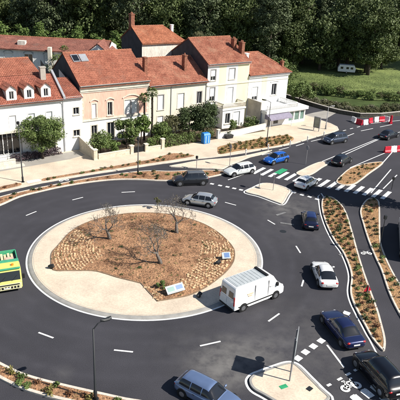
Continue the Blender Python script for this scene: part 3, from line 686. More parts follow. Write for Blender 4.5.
def gable_house(t, x0, x1, dep, eave, ridge, eave_b=None, mid=None, side='shaded_gable', roofm='roof_pink', over=.45, right_side=None, z_in=.2):
    """side and back walls plus a two-slope roof; the front wall is built by the caller"""
    eave_b = eave_b if eave_b is not None else eave; mid = mid if mid is not None else dep/2; g = MB()
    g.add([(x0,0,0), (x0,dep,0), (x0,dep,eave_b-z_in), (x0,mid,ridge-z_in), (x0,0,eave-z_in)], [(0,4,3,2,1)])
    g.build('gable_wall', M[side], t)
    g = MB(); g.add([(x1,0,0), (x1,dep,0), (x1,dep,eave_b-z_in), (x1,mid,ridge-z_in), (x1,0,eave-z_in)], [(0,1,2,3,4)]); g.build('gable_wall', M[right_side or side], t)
    MB().quad((x1,dep,0), (x0,dep,0), (x0,dep,eave_b-z_in), (x1,dep,eave_b-z_in)).build('back_wall', M['wall_old'], t)
    sl = (ridge-eave)/mid; slb = (ridge-eave_b)/(dep-mid)
    f0 = (x0-.06, -over, eave-sl*over); f1 = (x1+.06, -over, eave-sl*over); b0 = (x0-.06, dep+.3, eave_b-slb*.3); b1 = (x1+.06, dep+.3, eave_b-slb*.3)
    r0, r1 = (x0-.06, mid, ridge), (x1+.06, mid, ridge)
    return roof_part(t, [(f0, f1, r1, r0), (b1, b0, r0, r1)], M[roofm], [(r0, r1)])
def gutter(t, x0, x1, z, y=-.55):
    g = MB(); secs = []
    for x in (x0, x1): secs.append([(x, y-.07*math.cos(a), z-.07*math.sin(a)) for a in [PI*k/6 for k in range(7)]] + [(x, y+.055*math.cos(a), z-.055*math.sin(a)) for a in [PI*k/6 for k in range(7)]])
    g.loft(secs).build('gutter', M['zinc'], t)
def downpipe(t, x, z0, z1, y=-.08):
    MB().tube([(x,y,z0), (x,y,z1-.5), (x,y-.35,z1)], .05, 8).build('downpipe', M['zinc'], t)
def chimney(t, x, y, z0, z1, w=.55, d=.8, m='brick_chimney', pots=2):
    c = MB(); c.box(x-w/2, x+w/2, y-d/2, y+d/2, z0, z1-.14); c.box(x-w/2-.06, x+w/2+.06, y-d/2-.06, y+d/2+.06, z1-.14, z1)
    o = c.build('chimney', M[m], t)
    for k in range(pots):
        yy = y + (k-(pots-1)/2)*.36; MB().tube([(x,yy,z1), (x,yy,z1+.28)], [.12,.10], 8).build('chimney_pot', M['ridge'], o)
    return o
def balustrade(mb, a, b, z0, z1, post=.16, pitch=.24):
    a, b = Vector((*a, 0)), Vector((*b, 0)); n = max(2, int((b-a).length/pitch)); d = (b-a).normalized(); w = Vector((-d.y, d.x, 0))*.07
    def rail(za, zb, k=1.0): mb.add([a+w*k+Vector((0,0,za)), b+w*k+Vector((0,0,za)), b-w*k+Vector((0,0,za)), a-w*k+Vector((0,0,za)), a+w*k+Vector((0,0,zb)), b+w*k+Vector((0,0,zb)), b-w*k+Vector((0,0,zb)), a-w*k+Vector((0,0,zb))], [(0,3,2,1), (4,5,6,7), (0,1,5,4), (1,2,6,5), (2,3,7,6), (3,0,4,7)])
    rail(z1-.13, z1, 1.3); rail(z0, z0+.1, 1.3)
    for i in range(n+1):
        p = a + (b-a)*i/n; mb.tube([p + Vector((0,0,z0+.1)), p + Vector((0,0,z0+(z1-z0)*.4)), p + Vector((0,0,z1-.13))], [.045, .085, .045], 6)

def house(name, label, s0, n0=0.0): return thing(name, label, 'house', W(s0, n0), ST_A)

# --- pink house
h = house('terraced_house', 'pink fronted house with arched window heads and wide red tile roof', 0)
WX = 11.3
up = [(1.8,2.45,4.05,6.15), (4.3,5.05,4.15,6.15), (7.1,9.35,4.0,6.2)]; lowr = [(1.6,2.5,.9,2.9), (4.2,5.35,.25,3.05), (7.2,8.1,.9,2.9), (8.8,9.7,.9,2.9)]
wall_grid(MB(), 0, WX, 3.9, 7.85, up).build('upper_wall', M['wall_pink'], h); wall_grid(MB(), 0, WX, 0, 3.65, lowr).build('lower_wall', M['wall_white'], h)
MB().box(-.05, WX, -.14, .05, 3.65, 3.9).build('string_course', M['stone'], h)
cb = MB()
for i, (pj, z0, z1) in enumerate(((.10,7.85,8.1), (.22,8.1,8.3), (.14,8.3,8.72), (.40,8.72,8.9))): cb.box(-.03-.002*i, WX+.002*i, -pj, .06, z0, z1)
cb.build('cornice', M['stone'], h)
for k, (a, b, c, d) in enumerate(up): window(h, a, b, c, d, 'pane' if k == 1 else 'shutter', trim='stone', tw=.17, head=.28 if k < 2 else .42, leaves=2 if k == 2 else 1)
window(h, *lowr[0], 'pane', trim='stone'); window(h, *lowr[2], 'pane', trim='stone'); window(h, *lowr[3], 'shutter', trim='stone')
dr = window(h, *lowr[1], 'pane', trim='stone', sill=False)
qn = MB()
for k in range(8): qn.box(-.02, .42 if k % 2 else .30, -.03, .03, 3.95+k*.48, 4.38+k*.48)
for k in range(8): qn.box(WX-(.42 if k % 2 else .30), WX-.004, -.03, .03, 3.95+k*.48, 4.38+k*.48)
qn.build('quoins', M['stone'], h)
gable_house(h, 0, WX, 11.4, 9.0, 12.65, 8.8, 5.8, 'shaded_gable', 'roof_pink', over=.42)
gutter(h, 0, WX, 8.95, -.55)
chimney(h, 11.55, 1.7, 9.4, 12.1, .5, .75, pots=0)
sk = MB()
for a, b in ((.9, 2.0), (2.15, 3.3)):
    sl = (12.65-9.0)/5.8
    y0, y1 = 4.0, 5.3; f = MB(); n3 = Vector((0, -sl, 1)).normalized()*.14
    pts4 = [Vector((x, y, 9.0+sl*y)) for x, y in ((a,y0), (b,y0), (b,y1), (a,y1))]
    f.add([p+n3*.2 for p in pts4] + [p+n3 for p in pts4], [(4,5,6,7), (0,1,5,4), (1,2,6,5), (2,3,7,6), (3,0,4,7)]); o = f.build('rooflight', M['zinc'], h)
    c4 = sum(pts4, Vector())/4; MB().quad(*[c4 + (p-c4)*.82 + n3*1.06 for p in pts4]).build('pane', M['glass_car'] if a < 1 else M['zinc'], o)

# --- cream house
h = house('terraced_house', 'low cream house with mottled tile roof behind the two palms', 11.33)
cw = [(1.65,2.7,4.05,6.4), (5.35,6.6,3.95,6.35), (9.15,10.05,4.3,6.3)]; cl = [(1.6,2.7,.9,3.0), (5.3,6.5,.2,3.0), (9,10,.9,2.9)]
wall_grid(MB(), 0, 11.05, 0, 8.0, cw+cl).build('front_wall', M['wall_cream'], h)
for k, q in enumerate(cw): window(h, *q, 'pane' if k == 2 else 'shutter', trim='grey_trim' if k != 1 else 'stone', tw=.12)
for k, q in enumerate(cl): window(h, *q, 'pane' if k else 'shutter', trim='stone')
MB().box(0, 11.05, -.25, .05, 7.72, 8.02).build('cornice', M['stone'], h)
gable_house(h, 0, 11.05, 10.2, 8.2, 11.25, 8.2, 5.2, 'shaded_gable', 'roof_mottled', over=.5)
gutter(h, 0, 11.05, 8.05, -.6); downpipe(h, 4.05, 0.1, 7.95); downpipe(h, 10.85, .1, 7.95)
chimney(h, 8.0, 2.4, 9.3, 11.95, .5, .85, pots=1)

# --- yellow house with its bay
h = house('townhouse', 'tall yellow and white house with bay and balcony', 22.4)
yu = [(.65,1.65,7.9,9.7), (4.45,5.7,7.85,9.68)]; yl = [(.65,1.65,4.45,6.75), (4.35,5.6,3.75,6.5)]; yg = [(.6,1.6,.8,2.9), (6.8,7.8,.8,2.9)]
allh = yu + yl + yg
segs = ((0,2.3,'wall_white'), (2.3,3.85,'wall_yellow'), (3.85,6.25,'wall_white'), (6.25,8.8,'wall_yellow'))
for a, b, m_ in segs:
    wall_grid(MB(), a, b, 0, 10.45, [q for q in allh if a <= q[0] and q[1] <= b]).build('front_wall', M[m_], h)
MB().box(-.03, 8.83, -.12, .05, 7.02, 7.2).build('string_course', M['stone'], h); MB().box(-.05, 8.85, -.35, .05, 10.3, 10.6).build('cornice', M['wall_white'], h)
window(h, *yu[0], 'shutter', drop=.62, trim='grey_trim', tw=.1); window(h, *yu[1], 'shutter', trim='grey_trim', tw=.1); window(h, *yl[0], 'shutter', drop=.66, trim='grey_trim', tw=.1); window(h, *yl[1], 'shutter', trim='frame', sill=False)
for q in yg: window(h, *q, 'pane')
gable_house(h, 0, 8.8, 12.2, 10.75, 14.0, 10.6, 6.1, 'shaded_gable', 'roof_mottled', over=.42, right_side='wall_white')
gutter(h, 0, 8.8, 10.68, -.52)
chimney(h, 8.35, 2.0, 11.3, 13.6, .6, 1.0, pots=2); chimney(h, 7.6, 3.3, 12.0, 14.0, .6, .9, pots=2)
bay = MB(); bx0, bx1, by = 1.9, 6.6, -2.2
bh = [(2.5,3.5,.9,2.7), (4.2,5.6,.3,2.8)]
wall_grid(bay, bx0, bx1, 0, 3.25, bh, by); bay.quad((bx0,0,0), (bx0,by,0), (bx0,by,3.25), (bx0,0,3.25)); bay.quad((bx1,by,0), (bx1,0,0), (bx1,0,3.25), (bx1,by,3.25)); bay.box(bx0-.15, bx1+.15, by-.15, -.02, 3.25, 3.5)
bo = bay.build('bay', M['wall_white'], h)
for q in bh: window(bo, *q, 'shutter' if q[0] > 4 else 'pane', y=by)
bb = MB(); balustrade(bb, (bx0,by), (bx1,by), 3.5, 4.4); balustrade(bb, (bx0,by+.12), (bx0,-.1), 3.5, 4.4); balustrade(bb, (bx1,by+.12), (bx1,-.1), 3.5, 4.4); bb.build('balustrade', M['stone'], bo)

# --- lower wing and the terrace shop
h = house('corner_house', 'white house wing with hipped red roof above the shop terrace', 31.25)
wl = 9.35
wh = [(1.0,2.3,3.7,6.1), (5.55,6.75,4.25,6.3)]
for a, b, m_ in ((0,3.05,'wall_white'), (3.05,4.3,'wall_yellow'), (4.3,wl,'wall_white')):
    wall_grid(MB(), a, b, 0, 8.1, [q for q in wh if a <= q[0] and q[1] <= b]).build('front_wall', M[m_], h)
MB().add([(wl,0,0), (wl,9,0), (wl,9,8.1), (wl,0,8.1)], [(0,1,2,3)]).build('side_wall', M['wall_white'], h)
MB().add([(wl,9,0), (0,9,0), (0,9,8.1), (wl,9,8.1)], [(0,1,2,3)]).build('back_wall', M['wall_old'], h)
MB().box(-.02, wl+.1, -.28, .04, 7.75, 8.1).build('cornice', M['wall_white'], h); MB().box(-.02, wl, -.1, .04, 7.0, 7.15).build('string_course', M['stone'], h)
window(h, *wh[0], 'shutter', drop=.72, trim='frame'); window(h, *wh[1], 'pane', trim='frame', tw=.2, head=.12)
e0, e1, e2, e3 = (-.02,-.45,8.2), (wl+.4,-.45,8.2), (wl+.4,9.4,8.2), (-.02,9.4,8.2); ra, rb = (-.02,4.5,11.3), (5.4,4.5,11.3)
roof_part(h, [(e0, e1, rb, ra), (e1, e2, rb, rb), (e2, e3, ra, rb)], M['roof_mottled'], [(ra, rb), (rb, e1), (rb, e2)])
gutter(h, 0, wl+.3, 8.15, -.5); chimney(h, 8.6, 1.2, 8.5, 10.0, .45, .6, pots=1); chimney(h, .9, 2.2, 9.4, 11.6, .5, .7, 'wall_white', 0)

h = thing('shop', 'white flat roofed shop with roof terrace and glazed front at street level', 'shop', W(31.7, 4.6), ST_A)
sh_o = [(.6,1.6,.15,2.2), (2.0,3.2,.4,2.1), (5.6,6.8,.5,2.2), (7.0,8.2,.5,2.2), (8.4,9.4,.5,2.2)]
g = MB(); wall_grid(g, 0, 9.6, 0, 2.45, sh_o); g.quad((0,4.5,0), (0,0,0), (0,0,2.45), (0,4.5,2.45)); g.quad((9.6,0,0), (9.6,4.5,0), (9.6,4.5,2.45), (9.6,0,2.45)); g.build('front_wall', M['wall_white'], h)
MB().box(-.15, 9.8, -.5, 4.5, 2.45, 2.98).build('roof_slab', M['wall_white'], h)
for k, (a, b, c, d) in enumerate(sh_o):
    f = MB(); f.box(a, a+.07, .05, .11, c, d); f.box(b-.07, b, .05, .11, c, d); f.box(a+.07, b-.07, .05, .11, d-.07, d); f.box(a+.07, b-.07, .05, .11, c, c+.07); w = f.build('shop_window', M['white_metal'], h)
    MB().box(a+.04, b-.04, .12, .13, c+.04, d-.04).build('pane', M['glass_green' if k > 1 else 'glass_dark'], w)
b_ = MB(); balustrade(b_, (.1,-.25), (7.2,-.25), 2.98, 3.85); balustrade(b_, (7.2,-.13), (7.2,4.3), 2.98, 3.85); b_.build('balustrade', M['wall_white'], h)
aw = MB(); secs = []
for i in range(9):
    t = i/8; x0 = .2 + .5*math.sin(PI/2*t)*0; secs.append([(-.1+.12*t, -.02-1.5*math.sin(PI/2*t), 2.35-.75*(1-math.cos(PI/2*t))), (5.2-.12*t, -.02-1.5*math.sin(PI/2*t), 2.35-.75*(1-math.cos(PI/2*t)))])
for i in range(8):
    (a, b), (c, d) = secs[i], secs[i+1]; aw.quad(a, b, d, c); aw.quad(*[(x, y+.02, z-.03) for x, y, z in (a, c, d, b)])
aw.add([secs[i][0] for i in range(9)] + [(-.1, -.02, 1.6)], [tuple(range(10))]); aw.add([secs[i][1] for i in range(9)] + [(5.2, -.02, 1.6)], [tuple(range(9,-1,-1))])
aw.build('awning', M['awning'], h, smooth=True)
for x in (0.0, 5.0): MB().tube([(x,-1.45,0), (x,-1.45,1.62)], .05, 8).build('awning_post', M['white_metal'], h)
MB().box(-.32, -.16, 1.0, 4.9, 1.2, 4.25).build('side_screen', M['render_grey'], h)
MB().box(-.30, -.18, 1.05, 4.85, .0, 1.2).build('screen_base', M['wall_white'], h)

# --- white house with dormers, narrow annex at its right
h = house('dormer_house', 'white house with three dormers and a dark shopfront at the left edge', -18, 1.5)
X1 = 14.75
hw = [(-10.75+18,-9.85+18,4.2,6.15), (-8.2+18,-7.3+18,4.2,6.15), (-5.7+18,-4.85+18,4.2,6.15), (-14+18,-13.1+18,4.2,6.15)]
hs = [(5.0,8.55,.9,4.0), (12.4,13.4,.2,2.6)]
wall_grid(MB(), 0, X1, 0, 7.7, hw+hs).build('front_wall', M['wall_white'], h)
for q in hw: window(h, *q, 'shutter', trim='frame', tw=.1)
sf = window(h, *hs[0], 'pane', trim='grey_trim', sill=False); window(h, *hs[1], 'pane', trim='stone', sill=False)
MB().box(4.6, 9.0, -.9, .02, 4.05, 4.35).build('canopy', M['stone'], h)
for x in (6.15, 7.4): MB().box(x-.05, x+.05, .0, .12, .95, 4.0).build('mullion', M['frame'], h)
MB().box(-.05, X1+.02, -.3, .05, 7.55, 7.8).build('cornice', M['stone'], h); gutter(h, 0, X1, 7.8, -.5)
MB().add([(X1,0,0), (X1,7.8,0), (X1,7.8,11.8), (X1,3.8,10.3), (X1,0,7.6)], [(0,1,2,3,4)]).build('side_wall', M['shaded_gable'], h)
lo0, lo1, lm0, lm1 = (0,-.45,7.75), (X1,-.45,7.75), (0,3.7,10.55), (X1,3.7,10.55)
roof_part(h, [(lo0, lo1, lm1, lm0)], M['roof_white']); u0, u1 = (0,3.7,10.57), (13.3,3.7,10.57); v0, v1 = (0,7.6,12.2), (12.9,7.6,12.2)
roof_part(h, [(u0, u1, v1, v0), ((12.9,12,10.2), (0,12,10.2), v0, v1)], M['roof_pink'], [(v0, v1)])
MB().add([(13.25,3.7,9.9), (13.0,7.6,9.9), (12.9,12,9.9), (12.9,12,10.15), (12.88,7.6,12.1), (13.25,3.7,10.5)], [(0,1,2,3,4,5)]).build('upper_gable', M['wall_old'], h)
pa = Vector((X1+.12,-.4,7.95)); pb = Vector((X1+.12,3.9,10.85))
MB().add([pa+Vector((d,0,z)) for d in (-.16,.16) for z in (-.25,.18)] + [pb+Vector((d,0,z)) for d in (-.16,.16) for z in (-.25,.18)], [(0,1,3,2), (4,6,7,5), (0,4,5,1), (2,3,7,6), (1,5,7,3), (0,2,6,4)]).build('parapet', M['zinc'], h)
for dx in (7.85, 10.2, 12.5):                                             # the dormers
    y0 = .15; z0 = 8.0; fr = MB(); x0, x1, zt = dx-.68, dx+.68, 9.55
    wall_grid(fr, x0, x1, z0, zt, [(dx-.33,dx+.33,8.25,9.35)], y0); fr.quad((x0,y0,zt), (x1,y0,zt), (dx,y0,zt+.55)); do = fr.build('dormer', M['wall_white'], h)
    cheek = MB(); cheek.quad((x0,y0,z0), (x0,y0,zt), (x0,2.3,zt)); cheek.quad((x1,y0,z0), (x1,2.3,zt), (x1,y0,zt)); cheek.build('cheek', M['wall_old'], do)
    roof_part(do, [((x0-.14,3.2,zt-.06), (x0-.14,y0-.18,zt-.06), (dx,y0-.18,zt+.62), (dx,3.2,zt+.62)), ((x1+.14,y0-.18,zt-.06), (x1+.14,3.2,zt-.06), (dx,3.2,zt+.62), (dx,y0-.18,zt+.62))], M['roof_white'], name='dormer_roof', thick=.1)
    f = MB(); f.box(dx-.33,dx-.26,y0+.06,y0+.1,8.25,9.35); f.box(dx+.26,dx+.33,y0+.06,y0+.1,8.25,9.35); f.box(dx-.26,dx+.26,y0+.06,y0+.1,9.27,9.35); f.box(dx-.26,dx+.26,y0+.06,y0+.1,8.25,8.33); f.box(dx-.025,dx+.025,y0+.055,y0+.095,8.33,9.27); f.build('sash', M['frame'], do)
    MB().box(dx-.30,dx+.30,y0+.11,y0+.12,8.28,9.32).build('pane', M['glass_dark'], do)
    MB().box(x0-.06, x1+.06, y0-.10, y0+.02, z0-.10, z0+.04).build('sill', M['stone'], do)
chimney(h, 13.2, 3.0, 9.9, 11.7, .75, .6, 'render_grey', 0)
downpipe(h, X1-.1, .1, 7.6)
a_ = house('annex_house', 'narrow white annex squeezed between the dormer house and the pink house', -3.2, 1.5)
aw_ = [(1.45,2.3,5.3,6.3), (1.35,2.3,2.1,3.05)]
wall_grid(MB(), 0, 2.75, 0, 7.9, aw_).build('front_wall', M['wall_white'], a_); MB().quad((2.75,0,0), (2.75,8,0), (2.75,8,10.2), (2.75,0,7.9)).build('side_wall', M['wall_white'], a_)
for q in aw_: window(a_, *q, 'pane', trim='stone', tw=.08)
roof_part(a_, [((.05,-.3,7.75), (2.85,-.3,7.75), (2.85,5.0,9.6), (.05,5.0,9.6)), ((2.85,8,8.4), (.05,8,8.4), (.05,5.0,9.6), (2.85,5.0,9.6))], M['roof_white'])
gutter(a_, 0.05, 2.8, 7.75, -.38)

# --- rear building behind the cream house
h = thing('rear_house', 'old house with pale rendered wall and orange hipped roof behind the terrace', 'house', W(16.4, -11.2), ST_A)
MB().quad((0,0,0), (8.8,0,0), (8.8,0,12.6), (0,0,12.6)).build('front_wall', M['wall_old'], h)
MB().add([(0,7.5,0), (0,0,0), (0,0,12.6), (0,3.7,14.9), (0,7.5,12.6)], [(0,1,2,3,4)]).build('gable_wall', M['shaded_gable'], h)
MB().quad((8.8,0,0), (8.8,7.5,0), (8.8,7.5,12.6), (8.8,0,12.6)).build('side_wall', M['wall_old'], h); MB().quad((8.8,7.5,0), (0,7.5,0), (0,7.5,12.6), (8.8,7.5,12.6)).build('back_wall', M['wall_old'], h)
A_, B_, C_, D_ = (-.1,-.35,12.55), (9.1,-.35,12.55), (9.1,7.8,12.55), (-.1,7.8,12.55); r0, r1 = (-.1,3.7,15.0), (6.4,3.7,15.0)
roof_part(h, [(A_, B_, r1, r0), (B_, C_, r1, r1), (C_, D_, r0, r1)], M['roof_orange'], [(r0, r1)]); chimney(h, .3, 4.2, 14.3, 17.0, .7, .9, pots=2); chimney(h, 7.8, 3.0, 13.6, 15.2, .45, .5, 'wall_white', 0)
MB().box(0, 8.85, -.14, .03, 12.3, 12.5).build('cornice', M['stone'], h)

# --- long low building at the back left
h = thing('long_building', 'long white building with dusky tile roof behind the dormer house', 'building', (-62, 104.6, 0), R(0.5))
xl = 43.5
bw = [(x, x+1.5, 7.0, 8.6) for x in (20, 24.5, 28.2, 31.8, 36.2)]
wall_grid(MB(), 0, xl, 0, 9.5, bw).build('front_wall', M['wall_white'], h)
for k, q in enumerate(bw):
    w = window(h, *q, 'shutter' if k in (1, 3) else 'pane', tw=.12)
    ar = MB(); n = 10; ar.loft([[((q[0]+q[1])/2 + rr*math.cos(PI*i/n), yy, 8.72 + .5*rr*math.sin(PI*i/n)) for rr in (.95, .75) for yy in ((-.1, .02) if rr > .8 else (.02, -.1))] for i in range(n+1)]); ar.build('arch', M['sign_face'], w)
roof_part(h, [((-.2,-.5,9.45), (xl-.2,-.5,9.45), (xl-.2,5.6,10.95), (-.2,5.6,10.95)), ((xl-.2,12,9.4), (-.2,12,9.4), (-.2,5.6,10.95), (xl-.2,5.6,10.95))], M['roof_dark'], [((-.2,5.6,10.95), (xl-.2,5.6,10.95))])
MB().quad((xl,0,0), (xl,11.5,0), (xl,11.5,9.4), (xl,5.6,10.8), (xl,0,9.4)).build('side_wall', M['wall_white'], h)
gw = MB(); gw.add([(39.6,-.9,0), (44.2,-.9,0), (44.2,-.9,9.3), (41.9,-.9,11.15), (39.6,-.9,9.3)], [(0,1,2,3,4)]); gw.quad((39.6,5,0), (39.6,-.9,0), (39.6,-.9,9.3), (39.6,5,9.3)); gw.quad((44.2,-.9,0), (44.2,8,0), (44.2,8,9.3), (44.2,-.9,9.3)); gw.build('cross_gable', M['wall_white'], h)
roof_part(h, [((39.5,6,9.3), (39.5,-1.0,9.3), (41.9,-1.0,11.25), (41.9,6,11.25)), ((44.4,-1.0,9.3), (44.4,6,9.3), (41.9,6,11.25), (41.9,-1.0,11.25))], M['roof_dark'], name='cross_roof')
MB().box(32.9, 33.5, -1.4, -.4, 0, 10.2).build('stair_pier', M['wall_cream'], h)
d1 = MB(); d1.box(26.6, 28.0, 1.5, 2.6, 9.9, 10.7); d1.build('roof_hatch', M['wall_old'], h)

# ------------------------------------------------------------ gardens before the houses
def wall_run(name, label, pts_, z1, w=.22, m='garden_wall', cope=True, z0=.05, cat='wall'):
    t = thing(name, label, cat, (*pts_[0], 0)); o = Vector(pts_[0]); q = [Vector(p)-o for p in pts_]; mb = MB(); secs = []; sc = []
    for i, p in enumerate(q):
        e = (q[min(i+1,len(q)-1)] - q[max(i-1,0)]).normalized(); n_ = Vector((-e.y, e.x))*w/2; h_ = z1[i] if isinstance(z1, (list, tuple)) else z1
        secs.append([(*(p+n_), z0), (*(p-n_), z0), (*(p-n_), h_), (*(p+n_), h_)]); n2 = n_*1.35; sc.append([(*(p+n2), h_+.002), (*(p-n2), h_+.002), (*(p-n2), h_+.09), (*(p+n2), h_+.09)])
    mb.loft(secs).build('wall_body', M[m], t)
    if cope: MB().loft(sc).build('coping', M['stone' if m != 'wall_shaded' else 'render_grey'], t)
    return t
def W2(s, n): p = W(s, n); return (p.x, p.y)
def pillar(s, n, hgt, label, w=.5, m='garden_wall', group=None):
    t = thing('gate_pillar', label, 'pillar', W(s, n), ST_A, group); MB().box(-w/2, w/2, -w/2, w/2, .05, hgt).build('shaft', M[m], t, bevel=.02); MB().box(-w/2-.07, w/2+.07, -w/2-.07, w/2+.07, hgt, hgt+.12).build('cap', M['stone'], t, bevel=.02)
wall_run('garden_wall', 'tall sloping side wall between the annex and the pink house garden', [W2(-1.0, 1.6), W2(-1.0, 4), W2(-1.0, 6.2)], [2.0, 1.7, 1.35], .25)
wall_run('garden_wall', 'low front wall left of the dark garden gate', [W2(-.5, 6.6), W2(4.4, 6.6)], .75)
wall_run('garden_wall', 'low front wall under the bright hedge beside the gate', [W2(7.4, 6.6), W2(9.6, 6.6)], .62)
pillar(-1.0, 6.6, 1.5, 'corner pillar at the left end of the garden walls', .55); pillar(4.7, 6.6, 1.25, 'gate pillar left of the dark garden gate'); pillar(7.1, 6.6, 1.15, 'gate pillar right of the dark garden gate'); pillar(9.9, 6.6, 1.55, 'pale pillar between the bright hedge and the dull hedge')
t = thing('garden_gate', 'dark metal garden gate in front of the pink house', 'gate', W(5.0, 6.6), ST_A); f = MB(); f.box(0, .06, -.03, .03, .15, 1.15); f.box(1.75, 1.81, -.03, .03, .15, 1.15); f.box(.06, 1.75, -.03, .03, 1.08, 1.15); f.box(.06, 1.75, -.03, .03, .2, .27); f.build('gate_frame', M['dark_metal'], t)
for k in range(11): MB().box(.15+k*.15, .18+k*.15, -.015, .015, .27, 1.08).build('bar', M['dark_metal'], t)
MB().box(.06, 1.75, .035, .05, .27, .95).build('sheet_panel', M['dark_metal'], t)
wall_run('garden_wall', 'white front wall before the bay of the yellow house', [W2(20.7, 6.3), W2(25, 6.3), W2(31.2, 5.4)], 1.0, .22, 'wall_white'); pillar(20.5, 6.3, 1.5, 'white pillar at the left end of the white front wall', .5, 'wall_white')
for k, (s, n, lb) in enumerate(((22.2, 6.9, 'dark planter with bush against the white front wall'),)):
    t = thing('planter', lb, 'planter', W(s, n, .1), ST_A); MB().loft([[(-.6,-.3,0), (.6,-.3,0), (.6,.3,0), (-.6,.3,0)], [(-.7,-.36,.55), (.7,-.36,.55), (.7,.36,.55), (-.7,.36,.55)]]).build('box', M['dark_metal'], t)
    rg = random.Random(3); mb = MB(); leaf_cloud(mb, (0,0,.9), (.7,.4,.5), 160, .16, rg, shell=.2); mb.build('foliage', M['leaf_dark'], t)
def hedge(label, s0, n0, s1, n1, w, hgt, leaf, seed, size=.15, dens=150, z=.1):
    a, b = W(s0, n0), W(s1, n1); d = b-a; t = thing('hedge', label, 'hedge', (a.x, a.y, z), math.atan2(d.y, d.x)); rg = random.Random(seed); mb = MB(); ln = d.length; n = max(2, int(ln/.7))
    for i in range(n):
        for k in range(2): leaf_cloud(mb, (ln*(i+.5)/n + rg.uniform(-.2,.2), rg.uniform(-.15,.15)*w, hgt*(.3+.42*k) + rg.uniform(-.08,.1)*hgt), (.62, w*.55, hgt*.34), int(dens*.9), size*1.3, rg, shell=.45)
    mb.build('foliage', M[leaf], t); st = MB()
    for i in range(n): st.tube([(ln*(i+.5)/n, 0, -.05), (ln*(i+.5)/n + .1, .05, hgt*.7)], [.04, .02], 5)
    st.build('stems', M['bark'], t); return t
hedge('bright green hedge above the low wall right of the gate', 5.9+1.6, 5.9, 9.7, 5.9, 1.3, 1.9, 'leaf_bright', 31)
hedge('dull green hedge along the pavement left of the blue container', 10.4, 6.1, 16.2, 6.1, 1.3, 1.8, 'leaf_mid', 32)
hedge('short leafy hedge right behind the blue container', 17.2, 5.6, 20.0, 5.7, .9, 1.4, 'leaf_mid', 33)
def bush(label, s, n, rx, rz, leaf, seed, size=.17, clumps=12, per=70, name='bush', zc=None):
    return make_tree(name, label, seed, rx, rz, zc if zc else rz*1.02, clumps, per, size, leaf, tr=.06, loc=W(s, n, .1), cat='bush', bottom=-1, clump_r=.42)
bush('large rounded green bush in the corner by the sloping side wall', .9, 4.4, 1.9, 1.6, 'leaf_mid', 41, .19, 26, 100)
bush('smaller lime green bush left of the gate', 3.0, 5.3, 1.15, 1.0, 'leaf_bright', 42)
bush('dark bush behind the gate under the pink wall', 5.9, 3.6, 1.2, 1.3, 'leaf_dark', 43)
make_tree('garden_tree', 'broad leaved garden tree hiding the ground floor of the pink house', 44, 2.0, 1.6, 2.9, 24, 110, .22, 'leaf_mid', tr=.1, loc=W(5.2, 4.2, .1))
make_tree('garden_tree', 'bright green garden tree left of the palm trunks', 45, 1.75, 1.6, 3.2, 22, 110, .22, 'leaf_bright', tr=.1, loc=W(8.0, 3.6, .1))
make_tree('garden_tree', 'feathery dark green tree between the palms and the hedge', 46, 1.7, 1.4, 2.1, 18, 110, .2, 'leaf_mid', tr=.09, loc=W(10.6, 4.6, .1))
make_tree('garden_tree', 'brownish green shrub tree before the cream wall', 47, 2.1, 1.6, 2.4, 24, 110, .19, 'leaf_olive', tr=.1, loc=W(14.2, 3.4, .1))
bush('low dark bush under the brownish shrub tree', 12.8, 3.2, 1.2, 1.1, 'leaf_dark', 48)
make_tree('garden_tree', 'tall dense dark evergreen beside the yellow house', 49, 2.4, 2.7, 3.4, 44, 140, .2, 'leaf_dark', tr=.16, loc=W(18.9, 4.4, .1), bottom=-1, clump_r=.4)
make_tree('garden_tree', 'second dark evergreen left of the tall one', 50, 2.0, 2.1, 2.7, 32, 120, .2, 'leaf_dark', tr=.14, loc=W(16.6, 3.6, .1), bottom=-1, clump_r=.4)
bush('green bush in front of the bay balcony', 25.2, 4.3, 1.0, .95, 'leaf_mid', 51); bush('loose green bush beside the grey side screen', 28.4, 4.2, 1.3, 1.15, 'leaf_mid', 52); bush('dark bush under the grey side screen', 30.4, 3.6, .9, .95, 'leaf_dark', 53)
def palm(s, n, h_, label, seed):
    rg = random.Random(seed); t = thing('palm_tree', label, 'palm tree', W(s, n, .1), 0); tr = MB(); tr.tube([(0,0,0), (.05,.02,h_*.5), (.0,.0,h_)], [.17,.15,.16], 9)
    for k in range(26):
        z = .3 + k*(h_-.4)/26; a = k*2.4; tr.tube([(.13*math.cos(a), .13*math.sin(a), z), (.22*math.cos(a), .22*math.sin(a), z+.12)], [.05, .015], 4)
    tr.build('trunk', M['palm_bark'], t)
    for k in range(26):                          # stiff fan leaves
        a = 2.4*k; el = R(-35 + 105*(k/26)); d = Vector((math.cos(a)*math.cos(el), math.sin(a)*math.cos(el), math.sin(el))); fr = MB(); c = Vector((0,0,h_)) + d*.55
        fr.tube([(0,0,h_), c], .015, 4); sd = d.cross(Vector((0,0,1))); sd = sd.normalized() if sd.length > .1 else Vector((1,0,0)); up_ = sd.cross(d)
        for j in range(11):
            b = R(-80 + 16*j); e = d*math.cos(b) + sd*math.sin(b); tip = c + e*.48 + Vector((0,0,-.12*abs(math.sin(b)) - .08)); w = (sd*math.cos(b) - d*math.sin(b))*.045
            fr.quad(c + e*.05, c + e*.3 + w, tip, c + e*.3 - w)
        fr.build('frond', M['leaf_dark' if k < 12 else 'leaf_mid'], t)
palm(9.5, .9+.9, 6.6, 'slim fan palm, the left and shorter of the pair', 61); palm(10.8, 1.9, 7.3, 'slim fan palm, the right and taller of the pair', 62)
